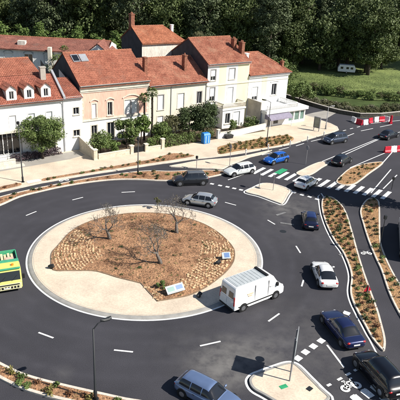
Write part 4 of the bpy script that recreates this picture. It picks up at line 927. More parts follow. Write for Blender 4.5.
# before the white house: street tree, low wall, railing, purple hedge
make_tree('street_tree', 'round green street tree before the white dormer house', 71, 2.9, 2.5, 3.8, 60, 190, .165, 'leaf_mid', tr=.16, loc=W(-7.1, 3.0, .1), bottom=-.8, clump_r=.36)
hedge('purple grey hedge in the shade under the street tree', -11.2, 2.6, -4.2, 2.3, .9, 1.1, 'leaf_purple', 72, .14)
wall_run('terrace_wall', 'pale low terrace wall under the dark shopfront', [W2(-22, 3.4), W2(-11.0, 3.4)], .75, .3, 'stone')
wall_run('terrace_step', 'long pale step in front of the low terrace wall', [W2(-22, 4.4), W2(-10.2, 4.4)], .3, .6, 'stone', cope=False, cat='step')
t = thing('railing', 'dark railing standing on the low terrace wall', 'railing', W(-22, 3.4, .84), ST_A); g = MB(); g.tube([(0,0,.75), (11,0,.75)], .03, 6); g.tube([(0,0,.4), (11,0,.4)], .02, 6); g.build('rails', M['dark_metal'], t)
for k in range(12): MB().tube([(k*1.0,0,0), (k*1.0,0,.74)], .025, 6).build('upright', M['dark_metal'], t)

# ------------------------------------------------------------ street furniture
def lamp_post(loc, h_, label, arm=None, head='cobra', m='dark_metal', r=.075):
    t = thing('street_lamp', label, 'street lamp', (*loc, .08)); MB().tube([(0,0,0), (0,0,.7), (0,0,.75), (0,0,h_)], [r*1.6, r*1.6, r*1.05, r*.6], 10).build('pole', M[m], t, smooth=True); MB().tube([(0,0,-.02), (0,0,.05)], [.22,.22], 10).build('base_plate', M[m], t)
    if arm:
        a, ln, rise = arm; d = Vector((math.cos(a), math.sin(a), 0)); e = d*ln + Vector((0,0,h_+rise))
        MB().tube([(0,0,h_-.05), d*ln*.5 + Vector((0,0,h_+rise*.75)), e], [r*.55,r*.5,r*.45], 8).build('arm', M[m], t)
        hd = MB(); s = Vector((-d.y, d.x, 0)); secs = []
        for q, w, zz in ((-.15,.04,.02), (.05,.13,.0), (.38,.16,.0), (.55,.08,.03)): secs.append([e + d*q + s*w*sx + Vector((0,0,zz + sz)) for sx, sz in ((1,-.05), (1,.03), (.4,.10), (-.4,.10), (-1,.03), (-1,-.05))])
        hd.loft(secs).build('lamp_head', M[m], t)
    else:
        hd = MB(); hd.tube([(0,0,h_-.02), (0,0,h_+.06), (0,0,h_+.34), (0,0,h_+.42)], [.07,.17,.19,.05], 12); hd.build('lantern', M[m], t)
    return t
ms = LAYOUT['misc']
lamp_post(ms[0], 7.3, 'dark street lamp with lantern at the far left beside the stone slab')
lamp_post(ms[1], 5.5, 'slim street lamp with curved arm rising from the lower left bed', (R(35), .65, .38))
lp = lamp_post(ms[2], 7.0, 'dark street lamp in front of the shop terrace', (R(150), .9, .12)); 
lamp_post(ms[3], 4.6, 'dark lamp post in the strip before the garden gate')
lamp_post(ms[9], 3.9, 'short grey street lamp beside the poster panel', (R(20), .6, .15), m='grey_metal')
def sign_post(loc, h_, label, kind, face=0, m='grey_metal', col='dark_metal'):
    t = thing('road_sign', label, 'road sign', (*loc, .08), face); MB().tube([(0,0,0), (0,0,h_)], .04, 8).build('post', M[m], t)
    if kind == 'disc': MB().tube([(-.03,0,h_-.32), (-.06,0,h_-.32)], [.33,.33], 20).build('disc', M[col], t)
    elif kind == 'box': MB().box(-.12,.12,-.14,.14,h_-.35,h_+.05).build('signal_head', M[col], t, bevel=.03)
    elif kind == 'tri': MB().add([(-.05,-.4,h_-.6), (-.05,.4,h_-.6), (-.05,0,h_+.05), (-.075,-.4,h_-.6), (-.075,.4,h_-.6), (-.075,0,h_+.05)], [(0,1,2), (5,4,3), (0,3,4,1), (1,4,5,2), (2,5,3,0)]).build('triangle', M[col], t)
    return t
sign_post(ms[4], 1.85, 'short post with dark signal head in the strip behind the dark SUV', 'box', R(60))
sign_post(ms[5], 3.2, 'thin grey sign post on the pavement behind the white estate car', 'disc', R(30), col='grey_metal')
sign_post(ms[6], 2.8, 'thin grey sign post on the refuge between the main lanes', 'disc', R(30), col='grey_metal')
sign_post(ms[7], 4.1, 'tall dark post at the tip of the narrow right bed', 'box', R(100), m='dark_metal')
sign_post(ms[8], 1.7, 'small dark post by the arrow markings at the right edge', 'box', R(100), m='dark_metal')
sign_post(LAYOUT['refuge_signs'][0], 2.1, 'thin sign post on the left half of the beige crossing refuge', 'disc', R(10), col='grey_metal'); sign_post(LAYOUT['refuge_signs'][1], 2.1, 'thin sign post on the right half of the beige crossing refuge', 'disc', R(10), col='grey_metal')
t = sign_post(LAYOUT['red_sign'][0], 1.0, 'low red and white sign on the edge of the long bed by the cycle path', 'tri', R(-70), col='red_plastic'); MB().add([(-.08,-.2,.52), (-.08,.2,.52), (-.08,0,.85)], [(0,2,1)]).build('white_centre', M['white_plastic'], t)
# big direction sign on the splitter island, seen nearly edge-on
a, b = (Vector(p) for p in LAYOUT['sign_posts']); d = (b-a); t = thing('direction_sign', 'large direction sign on two posts standing on the bottom splitter island', 'road sign', (a.x, a.y, .1), math.atan2(d.y, d.x)); ln = d.length
for x in (0, ln): MB().tube([(x,0,0), (x,0,3.6)], .05, 8).build('post', M['grey_metal'], t)
MB().box(-.35, ln+.35, -.10, -.055, 1.75, 3.65).build('panel', M['grey_metal'], t); MB().box(-.30, ln+.30, -.112, -.102, 1.8, 3.6).build('sign_face', M['sign_face'], t)
MB().tube([(ln+.62,.02,2.0), (ln+.62,.05,2.0)], [.3,.3], 18).build('red_disc', M['red_plastic'], t)
MB().box(ln+.05, ln+.62, -.0, .03, 1.98, 2.02).build('bracket', M['grey_metal'], t)
o = sheet('green_plate', [(x, y) for x, y in ((-.28,-.17), (.28,-.17), (.28,.17), (-.28,.17))], 0, M['green_paint']); o.location = (*LAYOUT['plates'][0], .122); o.rotation_euler = (0,0,.5); tag(o, 'small green plate lying on the bottom splitter island', 'plate')
o = MB().tube([(0,0,-.02), (0,0,.004)], [.36,.36], 20).build('dark_plate', M['dark_metal']); o.location = (*LAYOUT['plates'][2], .0); tag(o, 'round dark disc in the road below the beige refuge', 'drain cover')  # dark disc level with the asphalt
o = MB().box(-.2,.2,-.16,.16,0,.03).build('dark_plate', M['dark_metal']); o.location = (*LAYOUT['plates'][1], .111); o.rotation_euler = (0,0,.8); tag(o, 'dark square cover in the right of the splitter island', 'drain cover')
# poster panel
a, b = (Vector(p) for p in LAYOUT['kiosk']); d = b-a; t = thing('poster_panel', 'tall grey poster panel on the pavement corner by the shop', 'display panel', (a.x, a.y, .1), math.atan2(d.y, d.x)-R(8)); ln = 1.25
for x in (.12, ln-.12): MB().box(x-.05, x+.05, -.05, .05, 0, .55).build('leg', M['grey_metal'], t)
f = MB(); f.box(0, .1, -.1, .1, .55, 2.45); f.box(ln-.1, ln, -.1, .1, .55, 2.45); f.box(.1, ln-.1, -.1, .1, .55, .68); f.box(.1, ln-.1, -.1, .1, 2.32, 2.45); f.build('frame', M['grey_metal'], t); MB().box(.1, ln-.1, -.05, .05, .68, 2.32).build('poster', M['poster'], t)
# white bollards by the cycle lane
for k, p in enumerate(LAYOUT['bollards']):
    if k == 0:
        bol = thing('bollard', 'white bollard along the cycle lane before the shop', 'bollard', (*p, .1), 0, 'white bollards along the cycle lane'); MB().tube([(0,0,0), (0,0,.95), (0,0,1.05)], [.09,.085,.05], 10).build('post', M['white_metal'], bol, smooth=True); MB().tube([(0,0,.78), (0,0,.86)], [.092,.09], 10).build('band', M['grey_metal'], bol)
        b_o = bol
    else: b_o = copy_tree(bol); b_o.location = (*p, .1)
    b_o['label'] = ['white bollard nearest the white estate car, leftmost of the row', 'white bollard at the foot of the shop street lamp', 'white bollard directly behind the blue hatchback', 'white bollard below the poster panel, second from the right', 'white bollard by the grey people carrier, rightmost of the row'][k]
# blue container by the hedge
t = thing('recycling_container', 'bright blue container standing on the pavement against the hedge', 'container', W(17.3, 7.3, .1), ST_A); t.scale = (.8, .9, 1.1)
MB().loft([[(-.7,-.45,0), (.7,-.45,0), (.7,.45,0), (-.7,.45,0)], [(-.78,-.5,1.2), (.78,-.5,1.2), (.78,.5,1.2), (-.78,.5,1.2)]]).build('body', M['blue_plastic'], t, bevel=.04); MB().loft([[(-.8,-.52,1.2), (.8,-.52,1.2), (.8,.52,1.2), (-.8,.52,1.2)], [(-.7,-.3,1.5), (.7,-.3,1.5), (.7,.45,1.5), (-.7,.45,1.5)]]).build('lid', M['blue_plastic'], t, bevel=.05)
for x in (-.35, .3): MB().box(x-.09, x+.09, -.53, -.46, .1, 1.15).build('pale_stripe', M['pale_blue'], t)
# info panel and little sign on the island
pc = [Vector(p) for p in LAYOUT['panel']]; c = sum(pc, Vector((0,0)))/4; d = pc[1]-pc[0]; t = thing('info_panel', 'pale slanted information panel at the front edge of the island', 'sign', (c.x, c.y, .12), math.atan2(d.y, d.x)); hw = .85
tilt = lambda x, y: (x, y*math.cos(R(40)), .45 + y*math.sin(R(40)))
MB().add([tilt(x, y) for x, y in ((-hw,-.36), (hw,-.36), (hw,.36), (-hw,.36))] + [(x, y+.03, z-.05) for x, y, z in (tilt(x, y) for x, y in ((-hw,-.36), (hw,-.36), (hw,.36), (-hw,.36)))], [(0,1,2,3), (7,6,5,4), (0,4,5,1), (1,5,6,2), (2,6,7,3), (3,7,4,0)]).build('board', M['sign_face'], t)
for k, (x0, x1, y0, y1, mm) in enumerate(((-.72,-.08,-.18,.22,'sign_teal'), (.1,.72,-.15,.22,'sign_blue'), (-.75,.75,-.31,-.26,'grey_metal'))): MB().quad(*[Vector(tilt(x, y)) + Vector((0,-.006,.008)) for x, y in ((x0,y0), (x1,y0), (x1,y1), (x0,y1))]).build('printed_field', M[mm], t)
for x in (-.7, .7): MB().box(x-.04, x+.04, .0, .08, -.05, .42).build('leg', M['grey_metal'], t)
c = LAYOUT['small_sign'][0]; t = thing('info_panel', 'small blue and white sign on the block terrace at the right of the island', 'sign', (*c, .12), R(15)); MB().add([(-.42,-.2,.25), (.42,-.2,.25), (.42,.25,.7), (-.42,.25,.7), (-.42,-.17,.21), (.42,-.17,.21), (.42,.28,.66), (-.42,.28,.66)], [(0,1,2,3), (7,6,5,4), (0,4,5,1), (1,5,6,2), (2,6,7,3), (3,7,4,0)]).build('board', M['sign_face'], t); MB().add([(-.2,-.13,.335), (.3,-.13,.335), (.3,.18,.645), (-.2,.18,.645)], [(0,1,2,3)]).build('printed_field', M['sign_blue'], t)
for x in (-.3, .3): MB().box(x-.03, x+.03, .02, .08, -.05, .38).build('leg', M['grey_metal'], t)
for k, (c, lb) in enumerate(zip(LAYOUT['spots'], ('dark floodlight lying at the left rim of the island bed', 'dark form standing in for the shadow beside the small blue sign', 'dark round fitting on the apron right of the info panel'))):  # the middle one is a dark form for the sign's shadow
    t = thing('floodlight', lb, 'floodlight', (*c, .1), R(30*k)); MB().tube([(-.28,0,.2), (-.1,0,.24), (.2,0,.3)], [.1,.17,.19], 10).build('housing', M['dark_metal'], t); MB().box(-.12,.12,-.1,.1,-.02,.08).build('foot', M['dark_metal'], t)
# red and white water filled barriers
def barrier(loc, az, red, label, group, l=1.25, h_=.95):
    t = thing('barrier', label, 'barrier', (*loc, 0), az, group); m = M['red_plastic' if red else 'white_plastic']; prof = [(-.26,0), (.26,0), (.26,.2), (.13,.42), (.09,h_), (-.09,h_), (-.13,.42), (-.26,.2)]
    MB().loft([[(x, y, z) for y, z in prof] for x in (-l/2, l/2)]).build('body', m, t, bevel=.03); MB().box(-l*.25, -l*.12, -.27, .27, .02, .1).build('foot_slot', M['black_trim'], t); MB().tube([(0,0,h_), (0,0,h_+.06)], .07, 8).build('filler_cap', m, t)
BA = LAYOUT['barriers_a']; lbA = ['white barrier with dark end, leftmost of the upper barrier row', 'front red barrier beside the leftmost white one', 'white barrier between two red ones in the upper row', 'red barrier in the middle of the upper row', 'pale barrier at the centre gap of the upper row', 'red barrier right of the centre gap', 'white barrier second from the right in the upper row', 'narrow upright red barrier at the right end of the upper row']
for k, p in enumerate(BA):
    q = Vector(BA[min(k+1, 7)]) - Vector(BA[max(k-1, 0)]); barrier(p, math.atan2(q.y, q.x), k in (1, 3, 5, 7), lbA[k], 'barriers at the far bend of the road', 1.2 if k < 7 else .5, .95 if k < 7 else 1.5)
BB = LAYOUT['barriers_b']; d = Vector(BB[1])-Vector(BB[0])
for k, p in enumerate(BB): barrier(p, math.atan2(d.y, d.x), k % 2 == 0, ['red barrier at the left end of the row by the right edge', 'white barrier next to the red one by the right edge', 'second red barrier of the row by the right edge', 'last white barrier of the row by the right edge'][k], 'barriers before the dark car at the right edge', 1.1, 1.0)
# river wall with coping
wall_run('river_wall', 'long stone wall painted with dark shade between the side street and the river', [tuple(p) for p in L0], .62, .4, 'wall_shaded', z0=-.1)

# ------------------------------------------------------------ vehicles
def wheel(t, x, y, r, w, side):
    o = MB().tube([(x,y-w/2*side,r), (x,y+w/2*side,r)], [r,r], 20).build('wheel', M['tyre'], t, bevel=.03)
    rm = MB(); rm.tube([(x,y+w*.30*side,r), (x,y+(w/2+.006)*side,r)], [r*.64,r*.60], 16); rm.build('rim', M['rim'], o)
def lens_panel(parent, name, m, quad_, inset_, off=.012, thick=.012):
    q = [Vector(p) for p in quad_]; n_ = (q[1]-q[0]).cross(q[3]-q[0]).normalized(); c = sum(q, Vector())/4; out = []
    for p in q:
        d = c-p; out.append(p + d*min(.45, inset_/max(d.length, .01)) + n_*off)
    k = len(out); MB().add([p - n_*(off+thick) for p in out] + out, [tuple(range(k, 2*k))] + [(i, (i+1)%k, (i+1)%k+k, i+k) for i in range(k)]).build(name, m, parent)
STY = dict(hatch=(4.1,1.76,1.48,.98,.22,-1.42,-1.90,.60), sedan=(4.65,1.84,1.45,.95,.15,-1.0,-1.72,.60), wagon=(4.6,1.80,1.48,1.0,.28,-1.75,-2.16,.60), suv=(4.6,1.90,1.72,1.1,.42,-1.7,-2.14,.61), mpv=(4.5,1.84,1.66,1.45,.50,-1.72,-2.08,.58), coupe=(4.3,1.80,1.46,.85,.15,-.95,-1.75,.60))
def car(name, label, near, az, style, pm, near_left=None, roofm=None, cat='car', scale=1.0, light='headlight'):
    L_, Wd, Ht, xf0, xf1, xr1, xr0, bf = STY[style]; hl = L_/2; hw = Wd/2; belt = bf*Ht
    az_ = R(az); mid = (Vector(near[0]) + Vector(near[1]))/2; lat = Vector((math.cos(az_+PI/2), math.sin(az_+PI/2)))
    c = mid + lat*hw*(0 if near_left is None else -1 if near_left else 1); t = thing(name, label, cat, (c.x, c.y, .002), az_)
    deck = style in ('sedan', 'coupe')
    st = [(-hl,belt*.80,.74,.36), (-hl+.10,belt*.99,.90,.26), (-hl+.55,belt*(1.02 if deck else 1.0),.985,.22), (-.7,belt,1,.20), (.3,belt*.99,1,.20), (xf0-.05,belt*.985,.985,.20), (xf0+.38,belt*.94,.965,.21), (hl-.42,belt*.84,.92,.22), (hl-.10,belt*.70,.80,.27), (hl,belt*.56,.66,.36)]
    secs = []
    for x, zt, w, zb in st:
        w *= hw; h_ = zt-zb; half = [(w*.90,zb), (w,zb+.22*h_), (w*1.0,zb+.60*h_), (w*.975,zb+.86*h_), (w*.87,zb+h_)]
        secs.append([(x, 0, zb)] + [(x, y, z) for y, z in half] + [(x, 0, zb+h_*1.025)] + [(x, -y, z) for y, z in reversed(half)])
    body = MB().loft(secs).build('body', pm, t, smooth=True, sub=2)
    z0 = belt*.93; hh = Ht - z0
    ctl = [(xr0,0), (xr1,.94), ((xr1+xf1)/2,1.0), (xf1,.955), (xf0,0)]
    def raw(x):
        if x <= xr0 or x >= xf0: return 0
        for (x0_, h0), (x1_, h1) in zip(ctl, ctl[1:]):
            if x0_ <= x <= x1_: return h0 + (h1-h0)*(x-x0_)/(x1_-x0_)
    def prof_h(x): return hh*sum(raw(x+q) for q in (-.16,-.12,-.08,-.04,0,.04,.08,.12,.16))/9
    def wid(x): u = (x-(xr0+xf0)/2)/((xf0-xr0)/2); return hw*(.93-.10*abs(u)**2.6)
    def surf(x, f, off=0.0):                        # f runs 0..1 over the section, left sill to right sill
        h = prof_h(x); a_ = PI*f; n_ = 2/3.4; cy, sz = math.cos(a_), math.sin(a_); yy = abs(cy)**n_*(1 if cy >= 0 else -1); zz = abs(sz)**n_
        return ((x), yy*(wid(x) - .21*zz*h/hh*hw/.9) + off*(yy), z0 + h*zz + off*zz)
    def patch(name, m, xs_, f0, f1, off, nf=10, parent=t):
        secs = []
        for x in xs_:
            a0, a1 = (f0(x), f1(x)) if callable(f0) else (f0, f1); secs.append([surf(x, a0 + (a1-a0)*i/nf, off) for i in range(nf+1)])
        return MB().loft(secs, cap=False, closed=False).build(name, m, parent, smooth=True)
    lin = lambda p, q, n: [p + (q-p)*i/n for i in range(n+1)]
    patch('cabin', pm, lin(xr0-.10, xf0+.10, 40), 0.0, 1.0, 0, 28)
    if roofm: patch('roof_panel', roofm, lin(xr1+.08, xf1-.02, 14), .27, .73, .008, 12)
    G_ = M['glass_car']
    def fz(z): return math.asin(max(.0, min(1, z))**(3.4/2))/PI      # section position at a height fraction
    patch('windscreen', G_, lin(xf1+.05, xf0-.06, 12), lambda x: .5-.33+.06*(x-xf1), lambda x: .5+.33-.06*(x-xf1), .007)
    patch('rear_window', G_, lin(xr0+(.20 if not deck else .10), xr1-.03, 10), .5-.31, .5+.31, .007)
    for sg in (1, -1):
        x_r, x_f = xr0 + .42*(xr1-xr0)+.10, xf0 - .30*(xf0-xf1); cuts = (x_r, x_r+.34*(x_f-x_r), x_r+.66*(x_f-x_r), x_f) if style != 'coupe' else (x_r, x_r+.42*(x_f-x_r), x_f)
        for c0_, c1_ in zip(cuts, cuts[1:]):
            lo_ = lambda x: fz(min(.9, .17*hh/max(prof_h(x), .05))); hi_ = lambda x: max(lo_(x)+.002, fz(.80))
            patch('side_window', G_, lin(c0_+.035, c1_-.035, 8), (lambda x: lo_(x)) if sg > 0 else (lambda x: 1-hi_(x)), (lambda x: hi_(x)) if sg > 0 else (lambda x: 1-lo_(x)), .007, 5)
        MB().ball((xf0-.30, sg*(hw*.93+.09), belt+.05), (.08,.15,.075), 8, 5).build('mirror', pm, t, smooth=True)
        MB().ball((hl-.30, sg*hw*.56, belt*.675), (.22,.17,.065), 10, 6).build('headlight', M[light], t, smooth=True)
        MB().ball((-hl+.13, sg*hw*.68, belt*.83), (.10,.17,.10), 10, 6).build('tail_light', M['tail_light'], t, smooth=True)
        MB().box(-hl+.9, hl-.9, sg*hw-.02 if sg > 0 else -hw-.012, hw+.012 if sg > 0 else -hw+.02, .2, .27).build('sill', M['black_trim'], t)
        for hx in (-.62, .38): MB().box(hx-.09, hx+.09, sg*(hw*.985)-.015, sg*(hw*.985)+.022, belt*.83, belt*.83+.03).build('door_handle', M['black_trim'], t)
    r_w = .33 if style != 'suv' else .37
    for x in (-hl+.80, hl-.82):
        for sg in (1, -1):
            MB().tube([(x, sg*(hw-.26), r_w+.01), (x, sg*(hw-.006), r_w+.01)], [r_w+.075]*2, 22).build('wheel_arch', M['black_trim'], t); wheel(t, x, sg*(hw-.10), r_w, .215, sg)
    MB().box(hl-.12, hl-.015, -.42, .42, belt*.46, belt*.58).build('grille', M['black_trim'], t, bevel=.02); MB().box(-hl-.012, -hl+.05, -.26, .26, belt*.60, belt*.60+.11).build('number_plate', M['plate'], t)
    MB().box(-hl+.02, -hl+.25, -hw*.70, hw*.70, .27, .42).build('bumper', M['black_trim'], t, bevel=.05)
    return t
P_ = LAYOUT
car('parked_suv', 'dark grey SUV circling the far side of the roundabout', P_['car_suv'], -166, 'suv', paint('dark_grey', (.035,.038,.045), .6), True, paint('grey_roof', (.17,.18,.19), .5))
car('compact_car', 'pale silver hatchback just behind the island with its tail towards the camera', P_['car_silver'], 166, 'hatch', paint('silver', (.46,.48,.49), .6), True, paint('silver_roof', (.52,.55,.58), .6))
car('estate_car', 'white estate car waiting left of the zebra crossing', P_['car_white_sw'], -146, 'wagon', paint('white_silver', (.66,.69,.68), .2), True)
car('hatchback', 'bright blue hatchback behind the zebra crossing', P_['car_blue'], -141, 'hatch', paint('blue', (.01,.115,.50), .35), True)
car('hatchback', 'white hatchback crossing the zebra beside the dark shadow', P_['car_hatch'], 53, 'hatch', paint('white_a', (.74,.75,.76), .05), False)
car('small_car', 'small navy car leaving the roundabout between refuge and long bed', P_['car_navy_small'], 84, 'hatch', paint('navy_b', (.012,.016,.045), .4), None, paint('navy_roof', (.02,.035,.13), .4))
car('hatchback', 'black hatchback driving away beside the almond shaped bed', P_['car_black_hatch'], 51, 'hatch', paint('black_a', (.010,.011,.015), .3), False)
car('people_carrier', 'slate blue people carrier approaching below the poster panel', P_['car_mpv'], -148, 'mpv', paint('slate', (.06,.075,.11), .6), True)
car('dark_car', 'black car at the right edge above the red and white barriers', P_['car_dark_far'], 44, 'sedan', paint('black_b', (.012,.013,.02), .3), False)
car('coupe', 'white rounded car with dark rear window beside the long bed', P_['car_coupe'], 93, 'coupe', paint('white_b', (.74,.74,.73), .05), None)
car('sedan', 'navy saloon with pale lower tail above the white give way blocks', P_['car_navy'], 107, 'sedan', paint('navy_a', (.016,.024,.085), .4), None)
car('suv', 'large black car cut by the lower right corner of the view', P_['car_black_suv'], 109, 'suv', paint('black_c', (.005,.005,.007), .2), None)
car('estate_car', 'steel blue estate car at the bottom edge turning off the roundabout', P_['car_estate'], -33, 'wagon', paint('steel_blue', (.17,.24,.40), .5), False)

# --- white panel van
v = P_['car_van']; az = R(37); mid = (Vector(v[0])+Vector(v[1]))/2; lat = Vector((math.cos(az+PI/2), math.sin(az+PI/2))); c = mid + lat*1.0
t = thing('panel_van', 'white high roof panel van passing in front of the island', 'van', (c.x, c.y, .002), az); wp_ = paint('van_white', (.78,.78,.77), 0, .35)
prof = [(-2.72,.34), (-2.74,1.2), (-2.66,2.30), (-2.5,2.44), (1.05,2.46), (1.45,2.34), (2.12,1.42), (2.62,1.16), (2.76,.92), (2.78,.42), (2.6,.30)]
secs = []
for y, k in ((-1.0,.0), (-.985,.0), (-.93,.0), (.93,0), (.985,0), (1.0,0)): pass
def van_sec(f, ins): return [(x, f*((.985 if z < 1.3 else .985-.10*(z-1.3)/1.15)), z) for x, z in prof]
b = MB(); b.add(van_sec(-1,0) + van_sec(1,0), [tuple(range(11)), tuple(range(21,10,-1))] + [(i+11, (i+1)%11+11, (i+1)%11, i) for i in range(11)]); b.build('body', wp_, t, bevel=.07, seg=3)
g2 = lambda z: .985 if z < 1.3 else .985-.10*(z-1.3)/1.15
lens_panel(t, 'windscreen', M['glass_car'], [(2.12,-g2(1.42),1.42), (2.12,g2(1.42),1.42), (1.45,g2(2.34),2.34), (1.45,-g2(2.34),2.34)], .14)
for sg in (1, -1):
    q = [(1.95,sg*g2(1.38),1.38), (1.0,sg*g2(1.38),1.38), (1.0,sg*g2(2.08),2.08), (1.5,sg*g2(2.08),2.08)]; q = q if sg < 0 else [q[1], q[0], q[3], q[2]]
    lens_panel(t, 'side_window', M['glass_car'], q, .07)
    MB().box(1.75,1.95,sg*1.02-.12,sg*1.02+.12,1.35,1.68).build('mirror', M['black_trim'], t, bevel=.04)
    MB().box(-2.3,2.1,sg*.985-.02,sg*.985+.02,.52,.62).build('rub_strip', M['black_trim'], t)
    MB().box(-1.2,1.2,sg*.97-.02,sg*.97+.02,.30,.40).build('side_step', wp_, t)
    for x in (-.55, .92): MB().box(x-.012,x+.012,sg*(g2(1.9))-.012 if sg > 0 else -g2(1.0)-.006, g2(1.0)+.006 if sg > 0 else -g2(1.9)+.012,.65,2.1).build('door_gap', M['grey_trim'], t)
    MB().ball((2.58,sg*.78,1.02), (.2,.16,.13), 10, 6).build('headlight', M['headlight'], t, smooth=True)
    MB().box(-2.76,-2.68,sg*.88-.08,sg*.88+.08,.8,1.6).build('tail_light', M['tail_light'], t, bevel=.02)
    for x in (-1.75, 1.85): MB().tube([(x,sg*.7,.36), (x,sg*.99,.36)], [.44]*2, 22).build('wheel_arch', M['black_trim'], t); wheel(t, x, sg*.90, .35, .24, sg)
    d_ = MB(); d_.box(-2.765,-2.735,min(sg*.03,sg*.86),max(sg*.03,sg*.86),.5,1.25); d_.build('rear_door', wp_, t); lens_panel(d_ and t, 'rear_door_window', M['glass_car'], [(-2.745,sg*.45+.33,1.35), (-2.745,sg*.45-.33,1.35), (-2.69,sg*.45-.30,1.95), (-2.69,sg*.45+.30,1.95)], .05)
for k in range(9): MB().box(-2.3+k*.36,-2.12+k*.36,-.72,.72,2.452,2.485).build('roof_rib', M['van_roof'], t)
MB().box(-2.42,.98,-.78,.78,2.44,2.466).build('roof_panel', M['van_roof'], t); MB().box(.70,.95,-.8,.8,2.47,2.60).build('roof_bar', M['black_trim'], t, bevel=.03)
for x0, x1, z in ((-1.4,-.75,1.45), (-1.3,-.9,1.28)): MB().box(x0,x1,-g2(z)-.012,-g2(z)+.02,z,z+.09).build('side_print', M['tan_print'], t)
MB().box(2.68,2.80,-.8,.8,.34,.62).build('bumper', M['black_trim'], t, bevel=.04); MB().box(-2.80,-2.70,-.9,.9,.34,.48).build('bumper', M['black_trim'], t, bevel=.03); MB().box(-2.772,-2.74,-.26,.26,.62,.73).build('number_plate', M['plate'], t)

# --- green and yellow flatbed lorry at the left edge
c = LAYOUT['truck'][0]; az = R(-66); t = thing('flatbed_lorry', 'green and yellow works lorry at the left edge of the roundabout', 'lorry', (*c, .002), az); hwid = 1.22; t.scale = (.80, 1.0, .80)
cab = [(.7,.75), (.7,2.5), (2.05,2.52), (2.3,2.35), (2.62,1.35), (2.72,1.2), (2.74,.5), (2.2,.42)]
b = MB(); b.add([(x,-hwid,z) for x, z in cab] + [(x,hwid,z) for x, z in cab], [tuple(range(8)), tuple(range(15,7,-1))] + [(i+8,(i+1)%8+8,(i+1)%8,i) for i in range(8)]); b.build('cab', M['yellow_lorry'], t, bevel=.06, seg=2)
lens_panel(t, 'windscreen', M['glass_car'], [(2.62,-hwid,1.35), (2.62,hwid,1.35), (2.3,hwid,2.35), (2.3,-hwid,2.35)], .12)
for sg in (1, -1):
    q = [(2.45,sg*hwid,1.45), (1.2,sg*hwid,1.45), (1.2,sg*hwid,2.2), (2.22,sg*hwid,2.2)]; q = q if sg < 0 else [q[1], q[0], q[3], q[2]]; lens_panel(t, 'side_window', M['glass_car'], q, .08)
    MB().ball((2.70,sg*.95,.82), (.08,.17,.12), 10, 6).build('headlight', M['headlight'], t, smooth=True); MB().box(2.4,2.55,sg*1.38-.1,sg*1.38+.1,1.4,1.95).build('mirror', M['black_trim'], t, bevel=.03)
    for x in (-2.2, 1.7): MB().tube([(x,sg*.8,.46), (x,sg*1.23,.46)], [.54]*2, 22).build('wheel_arch', M['black_trim'], t); wheel(t, x, sg*1.08, .44, .3, sg)
    MB().box(-3.6,.5,sg*1.2-.04,sg*1.2+.04,1.1,1.65).build('side_board', M['green_lorry'], t)
MB().box(2.70,2.80,-1.15,1.15,.42,1.12).build('front_panel', M['pale_lorry'], t, bevel=.03); MB().box(2.801,2.83,-1.0,1.0,.95,1.05).build('grille', M['black_trim'], t)
for k in range(8): MB().box(2.80,2.815,-.95+k*.25,-.80+k*.25,.56,.80).build('grille_slot', M['black_trim'], t)
MB().box(.75,2.0,-1.16,1.16,2.5,2.56).build('roof_panel', M['yellow_lorry'], t); MB().tube([(1.5,.62,2.56), (1.5,.62,2.74)], [.12,.10], 10).build('beacon', M['orange'], t)
MB().box(.1,.66,-1.2,1.2,.9,2.56).build('headboard', M['green_lorry'], t, bevel=.03); MB().box(-3.7,.08,-1.24,1.24,.95,1.1).build('flatbed', M['grey_metal'], t); MB().box(-3.72,-3.62,-1.2,1.2,1.1,1.65).build('tail_board', M['green_lorry'], t)
MB().box(-3.4,2.2,-.45,.45,.5,.94).build('chassis', M['black_trim'], t)
for k in range(7): MB().box(-3.4,-.2,-1.0+k*.29,-.80+k*.29,1.1,1.32+.12*(k % 2)).build('plank', M['pale_lorry' if k % 2 else 'tan_print'], t)
MB().box(-.15,.08,-1.1,1.1,1.1,2.2).build('locker', M['pale_lorry'], t, bevel=.02); MB().box(-1.6,-.7,.2,.9,1.45,1.9).build('pink_crate', M['wall_pink'], t, bevel=.03)
for y in (-.5, .4): MB().tube([(2.66,y,1.36), (2.50,y+.45,1.86)], .018, 5).build('wiper', M['black_trim'], t)
MB().box(2.832,2.845,-.28,.28,.60,.72).build('number_plate', M['plate'], t)
MB().box(2.05,2.32,-1.18,1.18,2.53,2.60).build('sun_visor', M['green_lorry'], t)

# --- white van cut by the right edge
lz = [Vector(p) for p in LAYOUT['lorry']]; d = (lz[0]-lz[1]).normalized(); az = math.atan2(d.y, d.x); rt = Vector((d.y, -d.x)); c = (lz[0]+lz[1])/2 + rt*1.0; ln = (lz[0]-lz[1]).length
t = thing('long_van', 'long low white van cut off by the right edge of the view', 'van', (c.x, c.y, 0), az); vp = [(-ln/2,.35), (-ln/2+.03,1.5), (-ln/2+.25,1.92), (ln/2-1.9,1.92), (ln/2-1.0,1.15), (ln/2-.15,.95), (ln/2,.7), (ln/2-.05,.33)]
MB().add([(x,-1.0+.05*(z>1.2),z) for x, z in vp] + [(x,1.0-.05*(z>1.2),z) for x, z in vp], [tuple(range(8)), tuple(range(15,7,-1))] + [(i+8,(i+1)%8+8,(i+1)%8,i) for i in range(8)]).build('body', wp_, t, bevel=.06, seg=3)
lens_panel(t, 'windscreen', M['glass_car'], [(ln/2-1.0,-.95,1.15), (ln/2-1.0,.95,1.15), (ln/2-1.9,.95,1.92), (ln/2-1.9,-.95,1.92)], .1)
